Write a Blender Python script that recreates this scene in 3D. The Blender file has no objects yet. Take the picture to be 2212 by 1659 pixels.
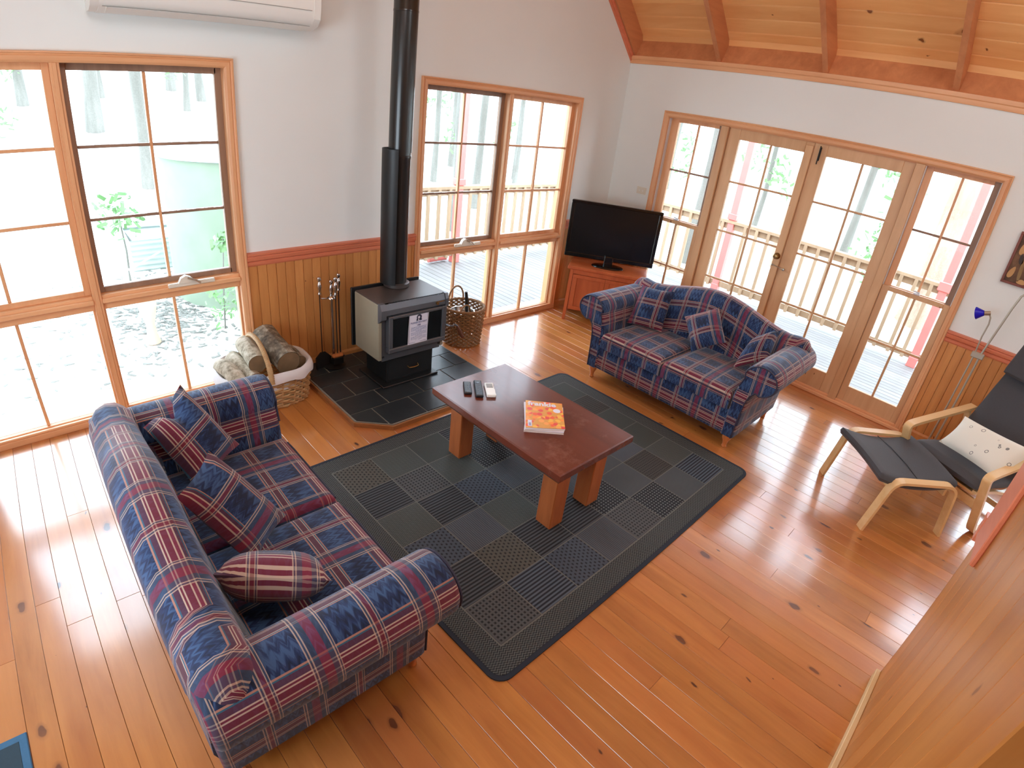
import bpy, bmesh, math, random
from mathutils import Vector, Matrix, noise
random.seed(7)
sc = bpy.context.scene
COL = sc.collection
PI = math.pi

# ------------------------------------------------------------------ camera
def rodrigues(r):
    t = math.sqrt(sum(c * c for c in r)); k = Vector(r) / t
    return Matrix.Rotation(t, 3, k)
cam = bpy.data.cameras.new('camera'); camo = bpy.data.objects.new('camera', cam); COL.objects.link(camo)
Rw = rodrigues((-0.9788232945, 0.4987982449, 0.6223955568))          # world -> camera
camo.matrix_world = Matrix.Translation((-5.05799, -3.66054, 2.03185)) @ Rw.transposed().to_4x4()
cam.sensor_width = 36.0; cam.sensor_fit = 'HORIZONTAL'
cam.clip_start = 0.02; cam.clip_end = 300
cam.type = 'PANO'
cyc = cam.cycles if hasattr(cam, 'cycles') and hasattr(cam.cycles, 'panorama_type') else cam
for tgt in (cam, getattr(cam, 'cycles', None)):
    if tgt is None: continue
    try:
        tgt.panorama_type = 'FISHEYE_LENS_POLYNOMIAL'
        tgt.fisheye_fov = math.radians(170)
        tgt.fisheye_polynomial_k0 = 0.0
        tgt.fisheye_polynomial_k1 = -0.05234141374526684
        tgt.fisheye_polynomial_k2 = 0.0
        tgt.fisheye_polynomial_k3 = 2.894845334945081e-05
        tgt.fisheye_polynomial_k4 = -4.778102723019473e-07
    except Exception as e:
        print('cam', e)
sc.camera = camo

# ------------------------------------------------------------------ world, lights, exposure
SKY = 6.6
world = bpy.data.worlds.new('sky'); sc.world = world; world.use_nodes = True
wn = world.node_tree.nodes; wl = world.node_tree.links
bg = wn['Background']; bg.inputs[1].default_value = SKY
tc = wn.new('ShaderNodeTexCoord'); sx = wn.new('ShaderNodeSeparateXYZ'); rp = wn.new('ShaderNodeValToRGB')
wl.new(tc.outputs['Generated'], sx.inputs[0]); wl.new(sx.outputs['Z'], rp.inputs[0]); wl.new(rp.outputs[0], bg.inputs[0])
rp.color_ramp.elements[0].position = 0.0; rp.color_ramp.elements[0].color = (0.76, 0.89, 1.0, 1)
rp.color_ramp.elements[1].position = 0.8; rp.color_ramp.elements[1].color = (0.66, 0.83, 1.0, 1)

def area(name, loc, rot, sx_, sy_, power, col=(1, 1, 1)):
    l = bpy.data.lights.new(name, 'AREA'); l.shape = 'RECTANGLE'; l.size = sx_; l.size_y = sy_
    l.energy = power; l.color = col
    o = bpy.data.objects.new(name, l); o.location = loc; o.rotation_euler = rot; COL.objects.link(o)
    return o
# added soft fill lights without fixtures, out of view under the vaulted ceiling
def fill_light(name, loc, power, col):
    l = bpy.data.lights.new(name, 'POINT'); l.energy = power; l.color = col; l.shadow_soft_size = 0.45
    o = bpy.data.objects.new(name, l); o.location = loc; COL.objects.link(o); return o
fill_light('fill_light_right', (-2.3, -4.9, 3.55), 54, (0.82, 0.92, 1.0))
fill_light('fill_light_left', (-4.9, -3.0, 3.5), 54, (0.82, 0.92, 1.0))

sc.view_settings.view_transform = 'Standard'
sc.view_settings.look = 'None'
sc.view_settings.gamma = 1.0
sc.view_settings.use_curve_mapping = False
sc.view_settings.exposure = 0.46
sc.cycles.use_denoising = True
sc.cycles.max_bounces = 10
sc.cycles.diffuse_bounces = 6
sc.cycles.transparent_max_bounces = 16
sc.cycles.caustics_reflective = False
sc.cycles.caustics_refractive = False
sc.cycles.sample_clamp_indirect = 6.0

# ------------------------------------------------------------------ colour + materials
def S(r, g, b):
    def f(c):
        c /= 255.0
        return c / 12.92 if c <= 0.04045 else ((c + 0.055) / 1.055) ** 2.4
    return (f(r), f(g), f(b), 1.0)

class NT:
    def __init__(s, name):
        s.m = bpy.data.materials.new(name); s.m.use_nodes = True
        s.n = s.m.node_tree.nodes; s.l = s.m.node_tree.links
        s.b = s.n['Principled BSDF']
    def new(s, t, **kw):
        n = s.n.new(t)
        for k, v in kw.items(): setattr(n, k, v)
        return n
    def link(s, a, b): s.l.new(a, b)
    def math(s, op, a, b=None, c=None, clamp=False):
        n = s.n.new('ShaderNodeMath'); n.operation = op; n.use_clamp = clamp
        for i, v in enumerate((a, b, c)):
            if v is None: continue
            if isinstance(v, (int, float)): n.inputs[i].default_value = v
            else: s.l.new(v, n.inputs[i])
        return n.outputs[0]
    def mix(s, f, a, b, blend='MIX'):
        n = s.n.new('ShaderNodeMix'); n.data_type = 'RGBA'; n.blend_type = blend
        for idx, v in ((0, f), (6, a), (7, b)):
            if isinstance(v, (int, float)): n.inputs[idx].default_value = v
            elif isinstance(v, tuple): n.inputs[idx].default_value = v
            else: s.l.new(v, n.inputs[idx])
        return n.outputs[2]
    def ramp(s, f, stops, interp='LINEAR'):
        n = s.n.new('ShaderNodeValToRGB'); cr = n.color_ramp; cr.interpolation = interp
        while len(cr.elements) < len(stops): cr.elements.new(0.5)
        for e, (p, c) in zip(cr.elements, stops): e.position = p
        for e, (p, c) in zip(cr.elements, stops): e.position = p; e.color = c
        s.l.new(f, n.inputs[0]); return n
    def noise(s, vec, scale, detail=3, rough=0.55, dist=0.0):
        n = s.n.new('ShaderNodeTexNoise'); n.inputs['Scale'].default_value = scale
        n.inputs['Detail'].default_value = detail; n.inputs['Roughness'].default_value = rough
        n.inputs['Distortion'].default_value = dist
        s.l.new(vec, n.inputs['Vector']); return n.outputs[0]
    def bump(s, h, strength, dist=0.01):
        n = s.n.new('ShaderNodeBump'); n.inputs['Strength'].default_value = strength
        n.inputs['Distance'].default_value = dist
        s.l.new(h, n.inputs['Height']); s.l.new(n.outputs[0], s.b.inputs['Normal'])
    def mapping(s, vec, scale, loc=(0, 0, 0)):
        n = s.n.new('ShaderNodeMapping'); n.inputs['Scale'].default_value = scale; n.inputs['Location'].default_value = loc
        s.l.new(vec, n.inputs[0]); return n.outputs[0]

def simple(name, col, rough=0.5, metal=0.0, coat=0.0, nscale=None, namt=0.12, bump=0.0, sheen=0.0, spec=None):
    t = NT(name); b = t.b
    b.inputs['Roughness'].default_value = rough; b.inputs['Metallic'].default_value = metal
    if coat: b.inputs['Coat Weight'].default_value = coat; b.inputs['Coat Roughness'].default_value = 0.15
    if sheen: b.inputs['Sheen Weight'].default_value = sheen
    if spec is not None: b.inputs['Specular IOR Level'].default_value = spec
    tcn = t.new('ShaderNodeTexCoord')
    f = t.noise(tcn.outputs['Object'], nscale or 6.0, 4)
    dark = tuple(c * (1 - namt) for c in col[:3]) + (1,)
    lite = tuple(min(1, c * (1 + namt)) for c in col[:3]) + (1,)
    t.link(t.mix(f, dark, lite), b.inputs['Base Color'])
    if bump: t.bump(f, bump, 0.004)
    return t.m

def wood(name, c1, c2, axis='z', rough=0.4, coat=0.0, world=False, vary=0.25, knots=0.0, stretch=9.0, grain=26.0,
         knotcol=None, ksc=2.2, bump=0.08, spec=0.5, tint=None, wear=None, flat=None, coatr=0.12):
    """wood with grain along axis; per-object random tone; knots stretched along the grain"""
    t = NT(name); b = t.b
    oi = t.new('ShaderNodeObjectInfo')
    if world: vec = t.new('ShaderNodeNewGeometry').outputs['Position']
    else: vec = t.new('ShaderNodeTexCoord').outputs['Object']
    off = t.new('ShaderNodeVectorMath', operation='SCALE'); off.inputs[0].default_value = (37.0, 61.0, 17.0)
    t.link(oi.outputs['Random'], off.inputs['Scale'])
    add = t.new('ShaderNodeVectorMath', operation='ADD'); t.link(vec, add.inputs[0]); t.link(off.outputs[0], add.inputs[1])
    v = add.outputs[0]
    ai = 'xyz'.index(axis)
    scl = [1.0, 1.0, 1.0]; scl[ai] = 1.0 / stretch
    mv = t.mapping(v, tuple(scl))
    g1 = t.noise(mv, grain, 5, 0.6, 0.6)
    g2 = t.noise(mv, grain * 0.22, 3, 0.5, 1.2)
    f = t.math('MULTIPLY_ADD', g1, 0.45, t.math('MULTIPLY', g2, 0.6), clamp=True)
    col = t.ramp(f, [(0.28, c1), (0.72, c2)]).outputs[0]
    if tint:
        r2 = t.math('FRACT', t.math('MULTIPLY', oi.outputs['Random'], 7.31))
        col = t.mix(t.math('MULTIPLY', r2, tint[1]), col, tint[0])
    hs = t.new('ShaderNodeHueSaturation')
    val = t.math('MULTIPLY_ADD', oi.outputs['Random'], vary, 1.0 - vary / 2)
    t.link(val, hs.inputs['Value']); t.link(col, hs.inputs['Color'])
    col = hs.outputs[0]
    if knots:
        ks = [ksc, ksc, ksc]; ks[ai] = ksc * 0.5
        if flat: ks['xyz'.index(flat)] = 0.0
        kv = t.mapping(v, tuple(ks))
        kin = kv
        if flat:
            sep = t.new('ShaderNodeSeparateXYZ'); t.link(kv, sep.inputs[0]); cmbk = t.new('ShaderNodeCombineXYZ')
            oth = [q for q in range(3) if q != 'xyz'.index(flat)]
            t.link(sep.outputs[oth[0]], cmbk.inputs[0]); t.link(sep.outputs[oth[1]], cmbk.inputs[1]); kin = cmbk.outputs[0]
        warp = t.noise(v, 14.0, 2)
        vo = t.new('ShaderNodeTexVoronoi', feature='F1'); vo.inputs['Scale'].default_value = 1.0
        if flat: vo.voronoi_dimensions = '2D'
        wadd = t.new('ShaderNodeVectorMath', operation='ADD')
        wsc = t.new('ShaderNodeVectorMath', operation='SCALE'); wsc.inputs[0].default_value = (0.16, 0.16, 0.16)
        t.link(warp, wsc.inputs['Scale']); t.link(kin, wadd.inputs[0]); t.link(wsc.outputs[0], wadd.inputs[1])
        t.link(wadd.outputs[0], vo.inputs['Vector'])
        wn_ = t.new('ShaderNodeTexWhiteNoise'); t.link(vo.outputs['Position'], wn_.inputs['Vector'])
        rad = t.math('MULTIPLY_ADD', t.math('POWER', wn_.outputs[0], 4.5), 0.155 * knots, 0.004)
        k = t.math('DIVIDE', vo.outputs['Distance'], rad)
        kf = t.ramp(k, [(0.0, (1, 1, 1, 1)), (0.5, (1, 1, 1, 1)), (0.62, (0.35, 0.35, 0.35, 1)), (1.0, (0, 0, 0, 1))]).outputs[0]
        # reach: ramp works over 0..1, so halve the ratio
        col = t.mix(kf, col, knotcol or S(74, 30, 20))
    if wear: col = wear(t, v, col)
    t.link(col, b.inputs['Base Color'])
    b.inputs['Roughness'].default_value = rough
    b.inputs['Specular IOR Level'].default_value = spec
    if coat:
        b.inputs['Coat Weight'].default_value = coat; b.inputs['Coat Roughness'].default_value = coatr; b.inputs['Coat IOR'].default_value = 1.5 if coat < 1 else 1.8
    if bump: t.bump(g1, bump, 0.002)
    return t.m

def glass_mat():
    t = NT('window_glass'); t.n.remove(t.b)
    out = t.n['Material Output']
    tr = t.new('ShaderNodeBsdfTransparent'); tr.inputs[0].default_value = (0.97, 0.98, 0.98, 1)
    gl = t.new('ShaderNodeBsdfGlossy'); gl.inputs['Roughness'].default_value = 0.02
    fr = t.new('ShaderNodeFresnel'); fr.inputs[0].default_value = 1.15
    mx = t.new('ShaderNodeMixShader'); t.link(fr.outputs[0], mx.inputs[0]); t.link(tr.outputs[0], mx.inputs[1]); t.link(gl.outputs[0], mx.inputs[2])
    t.link(mx.outputs[0], out.inputs[0]); return t.m

def plaid(name, dim=1.0, scale=1.0, rot=False):
    t = NT(name); b = t.b
    uv = t.new('ShaderNodeUVMap'); uv.uv_map = 'uv'
    oi = t.new('ShaderNodeObjectInfo')
    sp = t.new('ShaderNodeSeparateXYZ'); t.link(uv.outputs[0], sp.inputs[0])
    cream, slate, teal = S(206, 178, 158), S(52, 68, 92), S(48, 98, 120)
    plum, crim, crim2, orng, mar = S(86, 42, 64), S(134, 36, 62), S(118, 28, 48), S(180, 128, 108), S(92, 40, 52)
    A = [(4, orng), (5, teal), (15, plum), (4, cream), (5, crim2), (4, cream), (17, crim2), (4, cream), (9, crim), (4, cream), (9, plum), (3, teal), (3, orng), (98, None),
         (5, orng), (5, slate), (3, cream), (19, mar), (3, cream), (4, teal), (4, orng), (104, None)]
    B = [(3, cream), (5, slate), (3, cream), (15, slate), (26, crim), (14, slate), (3, cream), (4, slate), (2, cream), (98, None),
         (3, cream), (5, slate), (3, cream), (12, crim2), (2, cream), (5, slate), (3, cream), (92, None)]
    def band(coord, segs):
        per = sum(w for w, c in segs) / 1000.0 * scale
        f = t.math('FRACT', t.math('DIVIDE', coord, per))
        tot = sum(w for w, c in segs); stops = []; acc = 0
        for w, c in segs:
            cc = (c[0], c[1], c[2], 0.86) if c else (0.02, 0.04, 0.1, 0.0)
            stops.append((acc / tot, cc)); acc += w
        return t.ramp(f, stops, 'CONSTANT')
    a = band(sp.outputs[0], B); c = band(sp.outputs[1], A)
    # ikat-like ground: jagged light and dark blue
    mp = t.mapping(uv.outputs[0], (1.0, 1.0, 1.0))
    n1 = t.noise(t.mapping(mp, (70, 9, 1)), 1.0, 3, 0.6, 0.4)
    zig = t.math('PINGPONG', t.math('MULTIPLY', sp.outputs[0], 1.0), 0.014)
    yy = t.math('ADD', sp.outputs[1], t.math('MULTIPLY', zig, 2.2))
    cmb = t.new('ShaderNodeCombineXYZ'); t.link(sp.outputs[0], cmb.inputs[0]); t.link(yy, cmb.inputs[1])
    n2 = t.noise(t.mapping(cmb.outputs[0], (6, 40, 1)), 1.0, 2, 0.5, 0.6)
    g = t.math('MULTIPLY_ADD', n1, 0.4, t.math('MULTIPLY', n2, 0.62))
    ground = t.ramp(g, [(0.40, S(16, 25, 54)), (0.50, S(26, 45, 86)), (0.60, S(56, 84, 124))]).outputs[0]
    x = t.mix(c.outputs[1], ground, c.outputs[0])
    fa = t.math('MULTIPLY', a.outputs[1], 0.72)
    x = t.mix(fa, x, a.outputs[0])
    if dim != 1.0:
        x = t.mix(1.0, x, (dim, dim, dim, 1), 'MULTIPLY')
    t.link(x, b.inputs['Base Color'])
    b.inputs['Roughness'].default_value = 0.75; b.inputs['Sheen Weight'].default_value = 0.25
    b.inputs['Specular IOR Level'].default_value = 0.25
    wv = t.noise(t.mapping(uv.outputs[0], (1, 1, 1)), 700.0, 2)
    t.bump(wv, 0.15, 0.001)
    return t.m

def rugmat(name, kind, lo, hi, sc_=1.0):
    t = NT(name); b = t.b
    co = t.new('ShaderNodeTexCoord').outputs['Object']
    sp = t.new('ShaderNodeSeparateXYZ'); t.link(co, sp.inputs[0])
    x, y = sp.outputs[0], sp.outputs[1]
    def wave(c, per, off=0.0):
        return t.math('MULTIPLY_ADD', t.math('SINE', t.math('MULTIPLY_ADD', c, 2 * PI / per, off)), 0.5, 0.5)
    if kind == 'stripe': h = wave(x, 0.0190 * sc_)
    elif kind == 'stripe_y': h = wave(y, 0.0190 * sc_)
    elif kind == 'grid': h = t.math('MAXIMUM', wave(x, 0.0205 * sc_), wave(y, 0.0205 * sc_))
    elif kind == 'dots': h = t.math('MULTIPLY', wave(x, 0.022 * sc_), wave(y, 0.018 * sc_))
    elif kind == 'zig':
        z = t.math('PINGPONG', x, 0.011); h = wave(t.math('ADD', y, t.math('MULTIPLY', z, 1.0)), 0.0125 * sc_)
    elif kind == 'basket':
        cx = t.math('FRACT', t.math('DIVIDE', x, 0.04)); cy = t.math('FRACT', t.math('DIVIDE', y, 0.026))
        s1 = t.math('GREATER_THAN', cx, 0.5)
        cy2 = t.math('FRACT', t.math('MULTIPLY_ADD', s1, 0.5, cy))
        h = t.math('MULTIPLY', wave(x, 0.02), t.math('MULTIPLY_ADD', t.math('SINE', t.math('MULTIPLY', cy2, 2 * PI)), 0.5, 0.5))
        h = t.math('SUBTRACT', 1.0, h)
    else: h = t.noise(co, 260.0 * sc_, 2)
    if kind == 'plain':
        h = t.math('MULTIPLY', wave(x, 0.007), wave(y, 0.007))
    rm = t.ramp(h, [(0.25, lo), (0.75, hi)]).outputs[0]
    n = t.noise(co, 5.0, 3)
    rm = t.mix(t.math('MULTIPLY', n, 0.14), rm, S(80, 80, 80))
    t.link(rm, b.inputs['Base Color']); b.inputs['Roughness'].default_value = 0.72
    b.inputs['Specular IOR Level'].default_value = 0.35
    t.bump(h, 0.5, 0.003)
    return t.m

M = {}
def floor_wear(t, v, col):
    n = t.noise(v, 2.2, 4, 0.6)
    f = t.ramp(n, [(0.42, (0, 0, 0, 1)), (0.72, (0.4, 0.4, 0.4, 1))]).outputs[0]
    return t.mix(f, col, S(206, 134, 78))
M['floor'] = wood('pine_floorboards', S(150, 84, 34), S(210, 142, 70), 'y', rough=0.30, coat=1.0, coatr=0.16, flat='z', world=True, vary=0.26, knots=1.25,
                  ksc=6.4, stretch=10, grain=22, tint=(S(188, 108, 62), 0.6), wear=floor_wear, bump=0.04)
M['dado'] = wood('pine_lining', S(176, 108, 54), S(216, 150, 86), 'z', rough=0.42, world=True, vary=0.16, knots=0.5, ksc=5.0, flat='y',
                 knotcol=S(120, 62, 30), stretch=8, grain=18)
M['dadoy'] = wood('pine_lining_side', S(176, 108, 54), S(216, 150, 86), 'z', rough=0.42, world=True, vary=0.16, knots=0.5, ksc=5.0, flat='x',
                 knotcol=S(120, 62, 30), stretch=8, grain=18)
M['ceil'] = wood('pine_ceiling', S(228, 158, 92), S(250, 198, 132), 'y', rough=0.5, world=True, vary=0.14, knots=1.3, ksc=4.0, flat='z',
                 knotcol=S(130, 76, 36), stretch=8, grain=12)
M['rafter'] = wood('stained_rafter', S(178, 112, 72), S(216, 148, 100), 'x', rough=0.55, vary=0.1, stretch=7, grain=16)
M['trimwood'] = wood('oiled_timber', S(208, 144, 98), S(238, 184, 136), 'z', rough=0.42, world=True, vary=0.08, stretch=9, grain=20)
M['trimx'] = wood('oiled_timber_x', S(208, 144, 98), S(238, 184, 136), 'x', rough=0.42, world=True, vary=0.08, stretch=9, grain=20)
M['trimy'] = wood('oiled_timber_y', S(208, 144, 98), S(238, 184, 136), 'y', rough=0.42, world=True, vary=0.08, stretch=9, grain=20)
M['sashdark'] = wood('dark_brown_sash', S(124, 96, 78), S(168, 134, 110), 'z', rough=0.5, world=True, vary=0.05, stretch=9, grain=20)  # darker brown than the other frames, for awning and upper sashes
M['door'] = wood('door_timber', S(188, 140, 96), S(220, 178, 134), 'z', rough=0.42, world=True, vary=0.08, knots=0.35, ksc=4.0, flat='x',
                 knotcol=S(110, 66, 36), stretch=7, grain=12)
M['cedar'] = wood('red_cedar_rail', S(196, 104, 70), S(224, 134, 100), 'x', rough=0.4, world=True, vary=0.04, stretch=9)
M['cedary'] = wood('red_cedar_rail_y', S(196, 104, 70), S(224, 134, 100), 'y', rough=0.4, world=True, vary=0.04, stretch=9)
M['panel'] = wood('pine_partition', S(166, 100, 44), S(204, 138, 74), 'z', rough=0.32, world=True, vary=0.14, knots=0.5, ksc=4.0, flat='y',
                  knotcol=S(136, 80, 36), stretch=9, grain=12, coat=0.0)
M['paleskirt'] = wood('pale_skirting', S(208, 174, 122), S(232, 204, 156), 'x', rough=0.5, world=True, vary=0.05)
M['darkwood'] = wood('dark_door_timber', S(78, 40, 24), S(104, 58, 34), 'z', rough=0.5, world=True, vary=0.05)
M['table'] = wood('red_stained_table', S(80, 36, 25), S(112, 54, 37), 'y', rough=0.26, coat=0.3, vary=0.02, stretch=7, grain=10, bump=0.05,
                  wear=lambda t, v, c: t.mix(t.ramp(t.noise(v, 5.0, 6, 0.7), [(0.56, (0, 0, 0, 1)), (0.8, (0.55, 0.55, 0.55, 1))]).outputs[0], c, S(160, 110, 90)))
M['tableleg'] = wood('table_leg_timber', S(148, 76, 38), S(190, 112, 62), 'z', rough=0.4, vary=0.1, knots=0.8, ksc=5, stretch=6)
M['cabinet'] = wood('cabinet_timber', S(160, 72, 34), S(198, 104, 58), 'z', rough=0.38, vary=0.06, stretch=7, grain=18)
M['turned'] = wood('turned_foot_timber', S(182, 104, 52), S(214, 140, 84), 'z', rough=0.3, vary=0.04)
M['birch'] = wood('bent_birch', S(214, 170, 112), S(236, 200, 148), 'x', rough=0.35, vary=0.04, stretch=10, grain=20, bump=0.02)
M['deck'] = wood('deck_boards', S(112, 106, 102), S(136, 130, 126), 'y', rough=0.6, world=True, vary=0.18, stretch=9)
M['railwood'] = wood('railing_timber', S(160, 130, 102), S(182, 154, 124), 'z', rough=0.6, world=True, vary=0.1)
M['redpaint'] = simple('red_painted_post', S(230, 128, 120), 0.5)
def wallmat():
    t = NT('cream_plaster'); 
    co = t.new('ShaderNodeNewGeometry').outputs['Position']
    n = t.noise(co, 1.3, 3); t.link(t.mix(n, S(228, 233, 231), S(238, 242, 239)), t.b.inputs['Base Color'])
    t.b.inputs['Roughness'].default_value = 0.85; t.bump(t.noise(co, 240, 2), 0.05, 0.001); return t.m
M['wall'] = wallmat()
M['glass'] = glass_mat()
M['plaid'] = plaid('plaid_upholstery', dim=0.84, scale=1.14)
M['white'] = simple('white_plastic', S(236, 236, 230), 0.35, nscale=3, namt=0.02)
M['white2'] = simple('cream_plastic', S(226, 220, 204), 0.35, nscale=3, namt=0.02)
M['seam'] = simple('grey_seam', S(150, 148, 142), 0.5)
M['track'] = simple('pale_sash_channel', S(214, 216, 220), 0.4)
M['flue'] = simple('black_enamel', S(30, 32, 32), 0.28, coat=0.3, namt=0.1)
M['steelblk'] = simple('black_sheet_metal', S(26, 28, 30), 0.42, namt=0.2)
M['stove'] = simple('grey_stove_metal', S(104, 108, 114), 0.38, metal=0.55, nscale=3, namt=0.2)
M['stovetop'] = simple('brown_grey_stove_top', S(84, 78, 76), 0.4, metal=0.4, nscale=4, namt=0.2)
M['stoveside'] = simple('worn_side_panel', S(158, 154, 134), 0.45, metal=0.2, nscale=3, namt=0.25)
M['stoveglass'] = simple('dark_fire_glass', S(14, 18, 22), 0.08, coat=0.5, namt=0.1)
M['chrome'] = simple('polished_chrome', S(215, 215, 215), 0.12, metal=1.0, namt=0.03)
M['brass'] = simple('aged_brass', S(176, 142, 92), 0.25, metal=0.9, namt=0.1)
M['nickel'] = simple('brushed_nickel', S(176, 168, 152), 0.3, metal=0.9, namt=0.05)
M['iron'] = simple('black_iron', S(24, 22, 22), 0.5, namt=0.2)
M['bristle'] = simple('tan_bristle', S(176, 146, 98), 0.8, nscale=60, namt=0.3, bump=0.5)
M['slate'] = simple('dark_slate', S(44, 50, 54), 0.34, nscale=9, namt=0.35, bump=0.35)
M['grout'] = simple('grey_grout', S(138, 138, 130), 0.9, nscale=60, namt=0.15)
M['hearthedge'] = wood('hearth_edge_timber', S(150, 96, 54), S(186, 130, 80), 'x', rough=0.5, world=True)
M['paper'] = simple('white_paper', S(226, 226, 240), 0.7, namt=0.02)
M['ink'] = simple('printed_ink', S(52, 56, 78), 0.7, namt=0.05)
M['inklight'] = simple('printed_blue_ink', S(104, 116, 160), 0.7, namt=0.05)
M['tvblack'] = simple('black_gloss_plastic', S(14, 15, 16), 0.16, coat=0.4, namt=0.05)
M['screen'] = simple('black_screen', S(10, 13, 16), 0.24, namt=0.05)
M['silver'] = simple('silver_print', S(190, 194, 198), 0.4, namt=0.02)
M['remote'] = simple('black_remote_plastic', S(28, 32, 38), 0.4, namt=0.1)
M['button'] = simple('grey_button', S(108, 120, 132), 0.5, namt=0.1)
M['wicker'] = simple('brown_wicker', S(150, 112, 74), 0.6, nscale=40, namt=0.35, bump=0.2)
M['wickerpale'] = simple('pale_wicker', S(196, 160, 112), 0.6, nscale=40, namt=0.3, bump=0.2)
M['wickerin'] = simple('basket_inner_shade', S(92, 62, 40), 0.8, nscale=40, namt=0.3)
M['liner'] = simple('white_cotton_liner', S(226, 226, 228), 0.9, nscale=12, namt=0.05, bump=0.2)
M['steel'] = simple('stainless_steel', S(200, 200, 198), 0.2, metal=0.95, namt=0.05)
def barkmat(name, a, b_, c):
    t = NT(name); co = t.new('ShaderNodeTexCoord').outputs['Object']
    n1 = t.noise(co if 'tree' not in name else t.mapping(co, (.25, .25, .05)), 14, 5, 0.65); n2 = t.noise(t.mapping(co, (1, 1, 1)), 42, 3)
    f = t.math('MULTIPLY_ADD', n1, 0.7, t.math('MULTIPLY', n2, 0.3))
    t.link(t.ramp(f, [(0.36, a), (0.5, b_), (0.64, c)]).outputs[0], t.b.inputs['Base Color'])
    t.b.inputs['Roughness'].default_value = 0.85; t.bump(n1, 0.6, 0.01); return t.m
M['barkpale'] = barkmat('pale_bark', S(120, 108, 88), S(184, 174, 152), S(214, 206, 190))
M['barkgrey'] = barkmat('grey_brown_bark', S(72, 62, 50), S(118, 106, 88), S(176, 166, 146))
M['barktree'] = barkmat('tree_bark', S(102, 98, 90), S(114, 110, 102), S(128, 123, 115))
M['barktan'] = barkmat('tan_tree_bark', S(146, 118, 100), S(168, 140, 120), S(184, 160, 142))
M['cutend'] = simple('sawn_log_end', S(122, 100, 72), 0.8, nscale=10, namt=0.4)
M['darkfab'] = simple('charcoal_fabric', S(66, 66, 70), 0.85, nscale=90, namt=0.1, bump=0.15, sheen=0.1)
M['blue'] = simple('cobalt_blue_shade', S(26, 18, 190), 0.3, namt=0.05)
M['lampgrey'] = simple('silver_grey_lamp_metal', S(178, 172, 158), 0.35, metal=0.4, namt=0.05)
M['mat1'] = simple('teal_mat_border', S(58, 100, 130), 0.8, nscale=80)
M['mat2'] = simple('dark_teal_mat', S(44, 62, 72), 0.85, nscale=80)
M['frame'] = wood('plum_brown_frame', S(96, 52, 44), S(128, 72, 60), 'z', rough=0.5, world=True)
M['leafpale'] = simple('pale_green_leaf', S(120, 156, 104), 0.7, namt=0.2)
M['tankgreen'] = simple('mossy_green_tank', S(120, 132, 112), 0.7, nscale=2.5, namt=0.25)
M['tankroof'] = simple('pale_steel_roof', S(190, 200, 214), 0.4)
M['terra'] = simple('terracotta', S(206, 176, 150), 0.8)
M['corr'] = simple('corrugated_zinc', S(176, 186, 182), 0.4, metal=0.3)
def groundmat():
    t = NT('leaf_litter_ground'); co = t.new('ShaderNodeNewGeometry').outputs['Position']
    n = t.noise(co, 2.0, 6, 0.7); n2 = t.noise(co, 30.0, 3, 0.6)
    f = t.math('MULTIPLY_ADD', n, 0.6, t.math('MULTIPLY', n2, 0.4))
    t.link(t.ramp(f, [(0.34, S(112, 108, 102)), (0.43, S(206, 202, 194)), (0.6, S(226, 222, 214))]).outputs[0], t.b.inputs['Base Color'])
    t.b.inputs['Roughness'].default_value = 0.95; return t.m
M['ground'] = groundmat()
def magmat():
    t = NT('orange_floral_cover'); co = t.new('ShaderNodeTexCoord').outputs['Object']
    vo = t.new('ShaderNodeTexVoronoi', feature='F1'); vo.inputs['Scale'].default_value = 34.0; t.link(co, vo.inputs['Vector'])
    wn_ = t.new('ShaderNodeTexWhiteNoise'); t.link(vo.outputs['Position'], wn_.inputs['Vector'])
    c = t.ramp(wn_.outputs[0], [(0.0, S(240, 96, 60)), (0.25, S(250, 150, 60)), (0.5, S(248, 190, 80)), (0.68, S(230, 80, 70)), (0.84, S(250, 168, 90))], 'CONSTANT').outputs[0]
    edge = t.ramp(vo.outputs['Distance'], [(0.0, (0, 0, 0, 1)), (0.45, (0, 0, 0, 1)), (0.62, (1, 1, 1, 1))]).outputs[0]
    t.link(t.mix(edge, c, S(226, 160, 74)), t.b.inputs['Base Color']); t.b.inputs['Roughness'].default_value = 0.35
    return t.m
M['mag'] = magmat()
def pillowprint():
    t = NT('white_printed_cotton'); uv = t.new('ShaderNodeUVMap'); uv.uv_map = 'uv'
    vo = t.new('ShaderNodeTexVoronoi', feature='F1'); vo.inputs['Scale'].default_value = 21.0; t.link(uv.outputs[0], vo.inputs['Vector'])
    wn_ = t.new('ShaderNodeTexWhiteNoise'); t.link(vo.outputs['Position'], wn_.inputs['Vector'])
    rad = t.math('MULTIPLY', wn_.outputs[0], 0.30)
    a = t.math('LESS_THAN', vo.outputs['Distance'], rad)
    a2 = t.math('GREATER_THAN', vo.outputs['Distance'], t.math('MULTIPLY', rad, 0.72))
    f = t.math('MULTIPLY', t.math('MULTIPLY', a, a2), t.math('GREATER_THAN', wn_.outputs[0], 0.2))
    t.link(t.mix(t.math('MULTIPLY', f, 0.75), S(232, 230, 218), S(70, 74, 80)), t.b.inputs['Base Color'])
    t.b.inputs['Roughness'].default_value = 0.9; return t.m
M['plaidpipe'] = simple('navy_piping', S(44, 42, 62), .7)
M['printed'] = pillowprint()
def artmat():
    t = NT('brown_painted_board'); co = t.new('ShaderNodeNewGeometry').outputs['Position']
    t.link(t.ramp(t.noise(co, 9, 4), [(0.35, S(74, 52, 42)), (0.65, S(128, 96, 70))]).outputs[0], t.b.inputs['Base Color'])
    t.b.inputs['Roughness'].default_value = 0.7; return t.m
M['art'] = artmat()
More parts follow.
